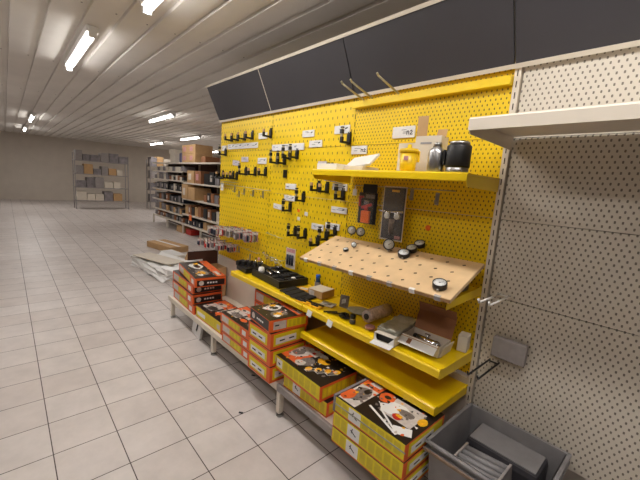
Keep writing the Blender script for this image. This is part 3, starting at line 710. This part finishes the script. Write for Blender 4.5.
b = MB(); b.box((-.010, .080, .105), (.212, .003, .105), rx=-.38); b.box((-.010, .092, .178), (.212, .003, .05), rx=.35); b.build('lid', M['kraftdark'], t)
MB().span((-.096, -.070, .003), (.091, .056, .005)).build('brown_liner', M['kraftdark'], t)
b = MB(); b.box((-.010, -.098, .040), (.200, .058, .003), rx=.62); b.build('front_flap', M['white'], t)
MB().box((-.010, -.074, .053), (.205, .022, .003), rx=.1).build('flap_fold', M['kraft'], t)
b = MB(); b.box((-.055, -.1005, .0405), (.022, .03, .0036), rx=.62); b.build('thumb_notch', M['kraftdark'], t)
b = MB(); b.box((.108, -.01, .032), (.003, .12, .06), ry=.22); b.build('side_flap', M['cartonwhite'], t)
b = MB(); b.cyl((-.06, .0, .035), (.06, -.015, .03), .016, .022); b.cyl((.0, -.01, .04), (.0, -.01, .07), .008); b.box((.0, -.01, .07), (.03, .008, .006)); b.ball((.05, -.01, .03), .024, 14); b.build('chrome_tool', M['chrome'], t)
MB().cyl((-.08, .005, .033), (-.06, .0, .034), .015).build('black_grip', M['black'], t)
t = thing('small_white_box', 'small white box standing right of the open brown carton', 'carton', (2.968, -.062, ZM), .2)
MB().span((-.024, -.036, 0), (.024, .036, .085), bev=.001).build('body', M['cartonwhite'], t)
for i, (x, l) in enumerate(((2.09, 'left white ticket'), (2.282, 'middle white ticket'))):
    tag(MB().box((0, 0, 0), (.044, .002, .040), rx=-.25, ry=.12).build('price_ticket', M['white'], loc=(x, -.379, .706)), '%s clipped to the front lip of the middle shelf' % l, 'price ticket')

# ------------------------------------------------------------------ orange machine cartons
def columns(b, x0, x1, z0, z1, n, y, m):
    w_ = (x1-x0)/n; b.mi = m
    for i in range(n):
        for j in range(5):
            zz = z1-(j+.6)*(z1-z0)/5.6; b.span((x0+i*w_+w_*.12, y-.0006, zz-.0022), (x0+i*w_+w_*random.uniform(.65, .88), y, zz+.0022))
def blob(b, cx, cy, rx, ry, z, m, n=9, jit=.25, seed=0):
    rr = random.Random(seed); b.mi = m
    b.prism([(cx+rx*math.cos(2*PI*i/n)*(1-jit*rr.random()), cy+ry*math.sin(2*PI*i/n)*(1-jit*rr.random())) for i in range(n)], z-.0004, z, 'z')
ART = ['orange', 'paper', 'greyprint', 'boxblack', 'gold', 'red', 'white', 'labelyel']
def art(b, L, D, z, kind):
    """printed lid picture, built from flat inks"""
    def q(u, v): return (-L/2+u*L, -D/2+v*D)
    def rect(u0, v0, u1, v1, m, dz=0): 
        b.mi = m; a = q(u0, v0); c = q(u1, v1); b.span((a[0], a[1], z+dz), (c[0], c[1], z+dz+.0005))
    def bl(u, v, ru, rv, m, s=0, dz=.001, jit=.25): c = q(u, v); blob(b, c[0], c[1], ru*L, rv*D, z+dz, m, 10, jit, s)
    if kind == 'tool':        # big picture of a machine
        rect(0.02, .55, .30, .97, 0); rect(.04, .02, .30, .6, 1, .0003); bl(.17, .35, .13, .26, 2, 3, .0012); bl(.08, .2, .09, .17, 0, 5, .0015, .1); bl(.2, .48, .05, .09, 3, 2, .0016)
        rect(.10, .70, .26, .9, 1, .0006); rect(.2, .8, .23, .86, 3, .0012)
        bl(.42, .62, .10, .16, 0, 7, .0013, .15); bl(.42, .63, .05, .05, 3, 8, .002); rect(.5, .28, .90, .74, 1, .0004); bl(.62, .55, .15, .12, 6, 4, .0016); bl(.74, .52, .12, .09, 2, 6, .002)
        bl(.56, .42, .14, .12, 6, 9, .0022); bl(.70, .36, .07, .08, 5, 10, .0025); bl(.71, .39, .05, .04, 4, 12, .003)
        b.mi = 6; a = q(.62, .14); b.box((a[0], a[1], z+.0025), (L*.5, D*.035, .001), rz=-.32); a = q(.66, .2); b.box((a[0], a[1], z+.0025), (L*.4, D*.03, .001), rz=-.5)
        a = q(.87, .16); b.box((a[0], a[1], z+.0028), (L*.2, D*.16, .001), rz=.5); bl(.93, .55, .055, .1, 4, 13, .002, .1); rect(.5, .84, .6, .95, 6, .001)
    elif kind == 'parts':     # many small tools on black
        rect(0.0, .12, .35, .95, 0); bl(.14, .55, .16, .35, 1, 3, .001); bl(.12, .5, .1, .2, 2, 4, .0014); rect(.22, .62, .40, .88, 1, .0012); rect(.27, .68, .33, .76, 5, .002)
        bl(.42, .38, .14, .22, 2, 5, .0016); bl(.38, .22, .10, .13, 1, 6, .002); bl(.56, .68, .12, .16, 4, 7, .0016); bl(.6, .74, .06, .06, 3, 8, .002); bl(.46, .8, .1, .09, 6, 9, .0016)
        for k in range(4): bl(.58+.1*k, .22+.13*k, .05, .09, 4, 20+k, .002, .1)
        b.mi = 6
        for k in range(3):
            u0 = .60+.12*k; v0 = .08+.13*k
            for s_ in (0, .055):
                a = q(u0+s_, v0+.14); b.box((a[0], a[1], z+.002), (.003, D*.20, .0008), rz=-.5)
            a = q(u0-.01, v0+.04); b.box((a[0], a[1], z+.002), (L*.07, .003, .0008), rz=-.1)
    elif kind == 'photo':     # photo panel and orange band
        rect(0.0, .72, 1, 1, 0); rect(.7, .78, .95, .9, 1, .0006); bl(.3, .42, .22, .26, 6, 3, .001); bl(.34, .44, .12, .13, 3, 4, .0016); bl(.18, .5, .08, .1, 4, 5, .0018)
        bl(.72, .38, .2, .26, 2, 6, .001); bl(.74, .36, .11, .14, 4, 7, .0016); bl(.84, .26, .08, .1, 6, 8, .002)
    else:                     # mixed
        rect(.02, .55, .5, .98, 0); rect(.06, .15, .42, .6, 1, .0005); bl(.3, .3, .18, .16, 2, 3, .001); bl(.25, .7, .15, .12, 1, 4, .0015); bl(.2, .7, .06, .06, 3, 5, .002)
        rect(.5, .4, .96, .85, 1, .0005); bl(.7, .62, .2, .14, 6, 6, .0012); bl(.72, .62, .08, .07, 3, 7, .0018); bl(.6, .25, .1, .1, 0, 8, .0015); bl(.85, .2, .08, .08, 2, 9, .0015); rect(.52, .82, .8, .93, 0, .0012)
def speckle(b, L, D, z, seed, n=80):
    rr = random.Random(seed)
    for i in range(n):
        u, v = rr.uniform(.05, .95), rr.uniform(.06, .94); s_ = rr.uniform(.008, .034); b.mi = rr.choice([1, 1, 2, 3, 3, 6, 0, 4, 2])
        k = rr.choice([3, 4, 5, 6]); a0 = rr.uniform(0, 6)
        b.prism([(-L/2+u*L+s_*L*math.cos(a0+2*PI*q/k)*rr.uniform(.4, 1.2), -D/2+v*D+s_*1.3*D*math.sin(a0+2*PI*q/k)*rr.uniform(.4, 1.2)) for q in range(k)], z+.0031+i*.00001, z+.0034+i*.00001, 'z')
def carton(loc, L, D, H, rz, label, front='label', side='dark', top=None, group='orange machine cartons on the base decks', strap=False):
    t = thing('machine_carton', label, 'carton', loc, rz, group)
    b = MB(); b.mi = 0; b.span((-L/2, -D/2, 0), (L/2, D/2, H-.004), bev=.002); b.mi = 1; b.span((-L/2+.001, -D/2+.001, H-.0045), (L/2-.001, D/2-.001, H-.001))
    b.build('box_body', [M['orange'], M['boxblack']], t)
    if top: b = MB(); art(b, L-.004, D-.004, H-.001, top); speckle(b, L-.004, D-.004, H-.001, int(loc[0]*1000)); b.build('printed_lid', [M[a] for a in ART], t)
    F = -D/2-.0012; mats = [M['labelyel'], M['lime'], M['card'], M['ink'], M['paper'], M['boxblack'], M['orange']]
    b = MB()
    if front == 'label':      # yellow label part, pale part, sticker
        b.mi = 4; b.span((-L*.44, F, H*.16), (-L*.18, F+.002, H*.8)); b.mi = 1; b.span((-L*.18, F, H*.16), (L*.22, F+.002, H*.8)); b.mi = 2; b.span((L*.30, F, H*.2), (L*.42, F+.002, H*.68))
        columns(b, -L*.16, L*.2, H*.2, H*.76, 3, F, 0)
    elif front == 'dark':
        b.mi = 5; b.span((-L*.47, F, H*.14), (L*.47, F+.002, H*.92)); b.mi = 4; b.cyl((-L*.3, F+.002, H*.5), (-L*.3, F-.001, H*.5), H*.25, seg=14); b.mi = 2
        for k in range(4): b.span((-L*.12+k*L*.09, F-.0008, H*.42), (-L*.06+k*L*.09, F, H*.56))
    elif front == 'framed':   # yellow frame round pale strip
        b.mi = 0; b.span((-L*.42, F, H*.16), (L*.36, F+.002, H*.84)); b.mi = 2; b.span((-L*.36, F-.0006, H*.26), (L*.28, F, H*.6)); b.mi = 3
        for k in range(2): b.span((-L*.28+k*L*.28, F-.0012, H*.38), (-L*.12+k*L*.28, F, H*.46))
    elif front == 'yellow':   # whole face yellow
        b.mi = 0; b.span((-L*.49, F, H*.10), (L*.46, F+.002, H*.95)); b.mi = 2; b.span((-L*.44, F-.0006, H*.3), (-L*.12, F, H*.62)); b.mi = 4; b.span((L*.34, F-.0006, H*.28), (L*.44, F, H*.68)); columns(b, -L*.1, L*.32, H*.2, H*.85, 5, F-.0006, 1)
    elif front == 'columns':  # yellow, white square, text columns
        b.mi = 0; b.span((-L*.49, F, H*.16), (L*.49, F+.002, H*.97)); b.mi = 2; b.span((-L*.47, F-.0006, H*.3), (-L*.33, F, H*.85)); b.mi = 3; b.box((-L*.40, F-.001, H*.55), (L*.05, .001, H*.10), ry=.4); columns(b, -L*.30, L*.45, H*.24, H*.9, 6, F-.0002, 1)
        for k in range(6):
            b.mi = 1; b.span((-L*.30+k*L*.125, F-.0003, H*.26), (-L*.205+k*L*.125, F, H*.88))
    elif front == 'split':    # pale square then yellow columns
        b.mi = 0; b.span((-L*.49, F, H*.10), (L*.49, F+.002, H*.95)); b.mi = 2; b.span((-L*.26, F-.0006, H*.12), (-L*.08, F, H*.88)); b.mi = 3; b.box((-L*.17, F-.001, H*.5), (L*.09, .001, H*.06), ry=.5); b.box((-L*.19, F-.001, H*.6), (.004, .001, H*.3), ry=.2)
        for k in range(2): b.mi = 1; b.span((-L*.46+k*L*.1, F-.0004, H*.2), (-L*.38+k*L*.1, F, H*.85))
        for k in range(5): b.mi = 1; b.span((-L*.05+k*L*.105, F-.0004, H*.2), (L*.03+k*L*.105, F, H*.85))
    b.build('front_print', mats, t)
    S = L/2-.001; b = MB()
    if side == 'dark':        # black band, round grey badge, pale lettering bars
        b.mi = 5; b.span((S, -D*.44, H*.10), (S+.002, D*.46, H*.72)); b.mi = 4; b.cyl((S, -D*.3, H*.42), (S+.003, -D*.3, H*.42), H*.25, seg=14); b.mi = 2
        for k in range(4): b.span((S+.001, -D*.12+k*D*.09, H*.34), (S+.003, -D*.06+k*D*.09, H*.5))
    elif side == 'label':
        b.mi = 0; b.span((S, -D*.42, H*.16), (S+.002, D*.44, H*.86)); b.mi = 2; b.span((S+.001, -D*.36, H*.26), (S+.003, D*.2, H*.64)); b.mi = 3
        for k in range(2): b.span((S+.002, -D*.26+k*D*.26, H*.40), (S+.0035, -D*.12+k*D*.26, H*.48))
    elif side == 'long':
        b.mi = 4; b.span((S, -D*.40, H*.18), (S+.002, -D*.08, H*.8)); b.mi = 0; b.span((S, -D*.06, H*.18), (S+.002, D*.44, H*.8)); b.mi = 3; b.span((S+.001, -D*.36, H*.45), (S+.003, -D*.26, H*.55)); b.mi = 1
        for k in range(4): b.span((S+.001, -D*.02+k*D*.11, H*.24), (S+.0028, D*.05+k*D*.11, H*.74))
    elif side == 'columns':
        b.mi = 1; b.span((S, -D*.44, H*.18), (S+.002, D*.46, H*.8)); b.mi = 0
        for k in range(7): b.span((S+.001, -D*.42+k*D*.125, H*.24), (S+.003, -D*.34+k*D*.125, H*.74))
    b.build('side_print', mats, t)
    if strap:
        b = MB(); b.span((-L/2-.003, -D/2-.004, H*.50), (L/2+.003, -D/2-.0025, H*.58)); b.build('plastic_band', M['bag'], t)
        b = MB(); b.span((-L/2-.003, -D/2-.003, 0), (-L/2+.012, D/2, H+.004)); b.build('edge_protector', M['dimgrey'], t)
    return t
Z0 = .2245
# far-left stack
for k, (dx, dy) in enumerate(((.02, 0), (0, -.005), (-.02, .005))):
    carton((.295+dx, -.375+dy, Z0+k*.096), .60, .30, .0955, -.04, ['bottom orange carton of the farthest stack', 'second orange carton up in the farthest stack', 'third orange carton up in the farthest stack'][k])
carton((.37, -.365, Z0+3*.096+.002), .66, .29, .092, -.14, 'tilted top carton of the farthest stack with a pictured lid', 'label', 'dark', 'photo')
# low single carton
carton((.895, -.375, Z0), .50, .295, .108, .02, 'single low carton with all-yellow front right of the farthest stack', 'yellow', 'dark', 'mixed')
# stack of three thin ones
for k in range(3):
    carton((1.435+(.012, 0, -.02)[k], -.430, Z0+k*.078), .44, .245, .0775, .0, ['bottom thin orange carton beside the far deck joint', 'middle thin orange carton beside the far deck joint', 'top thin carton with pictured lid beside the far deck joint'][k], 'label', 'dark', 'mixed' if k == 2 else None)
# stack behind
for k in range(4):
    carton((1.47, -.155, Z0+k*.101), .42, .24, .1005, .0, ['lowest carton hidden against the back panel', 'second carton against the back panel under the shelf', 'third carton against the back panel under the shelf', 'topmost dark carton against the back panel right under the shelf'][k], 'label', 'label')
# tall stack of three with framed labels
for k in range(3):
    carton((1.842-.004*k, -.440, Z0+k*.1155), .275, .30, .115, .0, ['bottom carton with framed yellow label at the leg', 'middle carton with framed yellow label', 'third carton up with framed yellow labels on two sides'][k], 'framed', 'label', 'parts' if k == 2 else None)
carton((1.835, -.435, Z0+3*.1155+.001), .285, .30, .088, -.10, 'topmost skewed carton with orange lid on the framed-label stack', 'dark', 'long', 'photo')
# black-lidded pair
carton((2.245, -.375, Z0), .40, .29, .095, .03, 'lower carton under the black-lidded tool carton', 'split', 'columns')
carton((2.205, -.400, Z0+.097), .445, .30, .100, -.02, 'carton with black lid full of pictured tools and columned yellow front', 'columns', 'columns', 'parts')
# nearest stack
for k in range(3):
    carton((2.805+(.0, 0, -.002)[k], -.445, Z0+k*.0865), .43, .33, .086, .0, ['bottom yellow-fronted carton of the nearest stack', 'middle yellow-fronted carton of the nearest stack', 'top carton of the nearest stack with pictured white trowel tool'][k], 'split', 'label', 'tool' if k == 2 else None, strap=(k == 2))

# white sheet bag under the rack
t = thing('open_carton', 'open dark brown carton with raised lid behind the farthest stack', 'carton', (0, 0, Z0))
b = MB(); b.span((.026, -.20, 0), (.25, -.02, .006)); b.span((.026, -.20, 0), (.25, -.196, .33)); b.span((.026, -.024, 0), (.25, -.02, .33)); b.span((.026, -.20, 0), (.030, -.02, .33)); b.span((.246, -.20, 0), (.25, -.02, .33)); b.build('body', M['kraft'], t)
b = MB(); b.prism([(-.02, .32), (-.02, .49), (-.37, .49), (-.37, .395), (-.20, .395), (-.20, .32)], .02, .025); b.build('lid', M['brown'], t)
b = MB(); b.prism([(.019, .395), (.019, .48), (-.06, .40), (-.05, .385)], -.372, -.369, 'y'); b.build('side_flap', M['kraft'], t)
t = thing('white_bag', 'pale bag with a dark mark on the floor under the rack', 'bag', (.60, -.49, 0), -.1)
b = MB(); b.box((0, 0, .088), (.24, .03, .17), rx=-.12, bev=.012); b.build('bag', M['card'], t)
b = MB(); b.box((.04, -.019, .10), (.02, .004, .07), rx=-.12, ry=.3); b.build('dark_mark', M['ink'], t)
for i, (x, y, l) in enumerate(((1.86, -.72, 'small dark scrap on the tiles in front of the rack'), (1.52, -.42, 'small dark scrap on the tiles under the rack'))):
    tag(MB().box((0, 0, .003), (.03, .012, .005), rz=.6, bev=.001).build('litter', M['ink'], loc=(x, y, 0)), l, 'litter')

# ------------------------------------------------------------------ grey crate, lower right
t = thing('grey_crate', 'scuffed grey plastic crate standing at the near end of the rack', 'crate', (3.255, -.24, 0))
W, D, H = .44, .44, .445
b = MB()
def frus(b, w0, d0, w1, d1, z0, z1):
    g = bmesh.new(); A = [g.verts.new((x*w0/2, y*d0/2, z0)) for x, y in ((-1, -1), (1, -1), (1, 1), (-1, 1))]; B = [g.verts.new((x*w1/2, y*d1/2, z1)) for x, y in ((-1, -1), (1, -1), (1, 1), (-1, 1))]
    g.faces.new(A[::-1])
    for i in range(4): g.faces.new((A[i], A[(i+1) % 4], B[(i+1) % 4], B[i]))
    b.merge(g)
frus(b, W-.07, D-.07, W-.012, D-.012, .0, H); frus(b, W-.078, D-.078, W-.022, D-.022, .006, H)
b.build('body', M['crate'], t)
b = MB()
for z, o in ((H, 0), (H-.035, .004)):
    for sx, sy, dx, dy in ((0, -D/2, W+.012, .016), (0, D/2, W+.012, .016), (-W/2, 0, .016, D+.012), (W/2, 0, .016, D+.012)):
        b.span((sx-dx/2, sy-dy/2, z-.012), (sx+dx/2, sy+dy/2, z), bev=.003)
b.build('rim', M['crate'], t)
b = MB(); b.span((-W/2-.010, -D/2-.014, H-.046), (W/2, -D/2-.006, H-.034)); b.build('dusty_ledge', M['dirt'], t)
t = thing('dark_case', 'dark rounded plastic case lying inside the grey crate', 'case', (3.215, -.125, .215), (0, 0, 0))
MB().span((-.115, -.085, -.16), (.20, .095, .17), bev=.025).build('case', M['cratedark'], t)
MB().span((-.10, -.07, .168), (.185, .08, .174), bev=.002).build('lid', M['crate'], t)
t = thing('slatted_part', 'grey slatted plastic part leaning inside the crate', 'plastic part', (3.25, -.325, .09), (0, -.10, 0))
b = MB(); b.span((-.10, -.09, 0), (-.09, .09, .30)); b.span((.09, -.09, 0), (.10, .09, .30)); b.build('frame', M['greyrail'], t)
b = MB()
for k in range(5): b.cyl((-.09, -.08+k*.037, .285), (.09, -.08+k*.037, .285), .014, seg=10)
b.span((-.09, -.085, .02), (.09, .085, .27)); b.build('slats', M['crate'], t)

# ------------------------------------------------------------------ floor items far left
t = thing('white_bundle', 'white plastic sheeting bundle on the floor beyond the rack end', 'bundle', (-1.9, .05, 0), .1)
b = MB()
rr = random.Random(4)
g = bmesh.new(); bmesh.ops.create_cube(g, size=1); bmesh.ops.subdivide_edges(g, edges=g.edges[:], cuts=5, use_grid_fill=True)
for v in g.verts: v.co = Vector((v.co.x*1.25+rr.uniform(-.03, .03), v.co.y*.62+rr.uniform(-.03, .03), (v.co.z+.5)*.17*(1+rr.uniform(-.2, .2))))
b.merge(g); b.build('sheeting', M['white'], t)
b = MB(); b.box((-.1, -.1, .195), (.9, .3, .02), rz=.2, bev=.01); b.build('folded_sheet', M['cartonwhite'], t)
t = thing('brown_floor_carton', 'flat brown carton on the floor at the left edge of the photo', 'carton', (-3.6, .62, 0), .2)
MB().span((-.45, -.2, 0), (.45, .2, .12), bev=.005).build('body', M['kraft'], t)
MB().span((-.45, -.03, .12), (.45, .03, .1215)).build('tape', M['card'], t)
t = thing('pale_floor_box', 'low pale box on the floor behind the white bundle', 'carton', (-2.75, .45, 0), .15)
MB().span((-.3, -.12, 0), (.3, .12, .1), bev=.005).build('body', M['cartonwhite'], t); MB().span((-.25, -.09, .1), (.25, .09, .103)).build('lid', M['card'], t)

# ------------------------------------------------------------------ back aisle gondola (front plane y=1.6)
def bshelf(x0, x1, z, label, depth=.46):
    o = thing('aisle_shelf', label, 'shelf', (x0, 1.6, z), 0, 'pale shelves of the back aisle unit')
    MB().span((0, 0, -.035), (x1-x0, .012, .0), bev=.003).build('front_lip', M['cream'], o)
    MB().span((0, .012, -.008), (x1-x0, depth, .0)).build('shelf_plate', M['cream'], o)
    return o
GX = [-7.9, -6.62, -5.42, -4.30, -3.05, -1.8]
for i in range(5):
    tag(MB().span((GX[i]+.004, 2.075, .02), (GX[i+1]-.004, 2.10, 1.85)).build('aisle_back_panel', M['brown']), 'dark back panel of the back aisle unit, %s bay from the left' % ['first', 'second', 'third', 'fourth', 'fifth'][i], 'back panel')
for i, x in enumerate(GX):
    b = MB(); b.span((x-.02, 1.61, 0), (x+.02, 1.65, .235)); b.span((x-.003, 2.02, 0), (x+.003, 2.074, 1.85))
    tag(b.build('aisle_upright', M['cream']), 'cream leg and upright of the back aisle unit, %s from the left' % ['first', 'second', 'third', 'fourth', 'fifth', 'sixth'][i], 'upright')
LV = {0: (.28, .49, .79, 1.10, 1.39, 1.63, 1.86), 1: (.28, .49, .79, 1.10, 1.39, 1.63, 1.86), 2: (.28, .55, .95, 1.36, 1.86), 3: (.28, .55, .95, 1.36, 1.86), 4: (.28, .6, .95, 1.36, 1.86)}
on = ['floor-level', 'second', 'third', 'fourth', 'fifth', 'sixth', 'seventh']; bn = ['first', 'second', 'third', 'fourth', 'fifth']
for i in range(5):
    for k, z in enumerate(LV[i]): bshelf(GX[i]+.004, GX[i+1]-.004, z, '%s pale shelf in the %s bay of the back aisle unit' % (on[k], bn[i]))
def bbox(x, z, w_, h, d, m, label, y=1.66, lid=None, grp=None, name='aisle_carton', cat='carton', r=0):
    t = thing(name, label, cat, (x, y+d/2, z+.0008), r, grp)
    MB().span((-w_/2, -d/2, 0), (w_/2, d/2, h), bev=.004).build('body', M[m], t)
    if lid: MB().span((-w_*.3, -d/2-.003, h*.25), (w_*.12, -d/2+.001, h*.75)).build('label_print', M[lid], t)
    return t
# four tall cartons on top, in two columns and two layers
for i, (x, k) in enumerate(((-5.25, 0), (-5.25, 1), (-4.83, 0), (-4.83, 1))):
    t = bbox(x, 1.862+k*.215, .41, .212, .44, 'kraft', ['lower left of the four tan cartons on top of the back shelving', 'upper left of the four tan cartons on top of the back shelving', 'lower right of the four tan cartons on top of the back shelving', 'upper right of the four tan cartons on top of the back shelving'][i], y=1.60, lid='pink', grp='tan cartons on top of the back shelving')
bbox(-4.3, 1.862, .24, .14, .36, 'kraftdark', 'brown carton right of the four tan cartons')
bbox(-6.35, 1.862, .34, .24, .3, 'cartonwhite', 'pale carton at the left end on top of the back shelving')
bbox(-6.45, 2.104, .24, .12, .25, 'cartonwhite', 'small pale carton on the pale carton at far left', r=.2)
tag(MB().box((0, 0, .13), (.60, .25, .26), bev=.04).build('blue_roll', M['bluegrey'], loc=(-5.86, 1.90, 1.875)), 'blue-grey wrapped bundle left of the tan cartons', 'bundle')
bbox(-4.95, 1.362, .42, .30, .40, 'kraft', 'brown carton under the four tan cartons, left one', y=1.62, lid='cartonwhite')
bbox(-4.50, 1.362, .34, .30, .36, 'kraftdark', 'brown carton under the four tan cartons, right one', y=1.62, lid='pink')
bbox(-5.17, .951, .38, .36, .42, 'kraft', 'tall tan carton, left of two in the third back aisle bay', y=1.56, lid='cartonwhite')
bbox(-4.74, .951, .40, .30, .42, 'kraft', 'tan carton, right of two in the third back aisle bay', y=1.56)
rr = random.Random(11)
words = ['dark', 'navy', 'grey', 'tan', 'pale', 'brown', 'red']
mm = ['black', 'navy', 'dimgrey', 'kraft', 'cartonwhite', 'kraftdark', 'red']
def fill(bay, k, z, pal, h, lab, n, d=.3):
    x = GX[bay]+.06; i = 0; step = (GX[bay+1]-GX[bay]-.10)/n
    while i < n:
        w_ = step*rr.uniform(.72, .95); c = pal[i % len(pal)]
        bbox(x+step*i+w_/2, z, w_, h*rr.uniform(.65, 1), d, mm[c], '%s package on the %s shelf of the %s back aisle bay' % (words[c], on[k], bn[bay]), lid=('paper' if c in (0, 1, 5) else None) if i % 2 else None,
             grp='%s packages on the %s shelf of the %s back aisle bay' % (words[c], on[k], bn[bay]), name='aisle_package', cat='package')
        i += 1
for bay, k, z, pal, h, n in ((1, 5, 1.63, [4, 2, 4], .14, 5), (1, 4, 1.39, [5, 4, 0, 4], .14, 7), (1, 3, 1.10, [0, 1, 4, 0], .2, 7), (1, 2, .79, [0, 2, 0, 1], .2, 8), (1, 1, .49, [0, 2, 3], .2, 7), (1, 0, .28, [0, 2, 5], .15, 6),
                           (2, 3, 1.36, [3, 5], .30, 0), (2, 1, .55, [3, 5, 0], .25, 5), (2, 0, .28, [0, 1], .18, 6),
                           (3, 3, 1.36, [0, 0, 2], .30, 4), (3, 2, .95, [5, 0, 5, 2], .22, 6), (3, 1, .55, [0, 5, 0, 4], .26, 5), (3, 0, .28, [3, 4, 5], .18, 5),
                           (0, 5, 1.63, [4, 2], .14, 5), (0, 4, 1.39, [2, 4, 2], .18, 6), (0, 3, 1.10, [2, 0], .2, 6), (0, 2, .79, [2, 0, 5], .2, 6), (0, 1, .49, [2, 2, 3], .2, 6), (0, 0, .28, [2, 5], .15, 5)):
    if n: fill(bay, k, z, pal, h, '', n)
bbox(-5.72, 0, .42, .17, .35, 'kraft', 'tan carton on the floor under the second back aisle bay', y=1.64)
bbox(-5.2, 0, .34, .14, .3, 'red', 'dark red box on the floor under the third back aisle bay', y=1.68)
tag(MB().span((-.08, -.002, -.07), (.08, .002, .07)).build('orange_sign', M['orange2'], loc=(-4.86, 1.592, .49)), 'small bright orange sign on a back aisle shelf edge', 'sign')

# distant blocky racks further back so the aisle does not end in nothing
for i, (x, y, l) in enumerate(((-12.5, 1.0, 'grey loaded rack far away at the left edge'), (-12.5, 3.6, 'grey loaded rack far away behind the back aisle unit'))):
    t = thing('distant_rack', l, 'rack', (x, y, 0))
    b = MB()
    for z in (.3, .8, 1.3, 1.8): b.span((0, -.9, z), (.5, .9, z+.03))
    for yy in (-.9, .87): b.span((0, yy, 0), (.04, yy+.03, 2.1)); b.span((.46, yy, 0), (.5, yy+.03, 2.1))
    b.build('frame', M['greyrail'], t)
    for z in (.33, .83, 1.33, 1.83):
        yy = -.85
        while yy < .6:
            w_ = rr.uniform(.2, .34); MB().span((.05, yy, z+.001), (.49, yy+w_-.02, z+rr.uniform(.2, .4))).build('load', M[rr.choice(['dimgrey', 'dimgrey', 'greyrail', 'cartonwhite', 'kraft'])], t); yy += w_
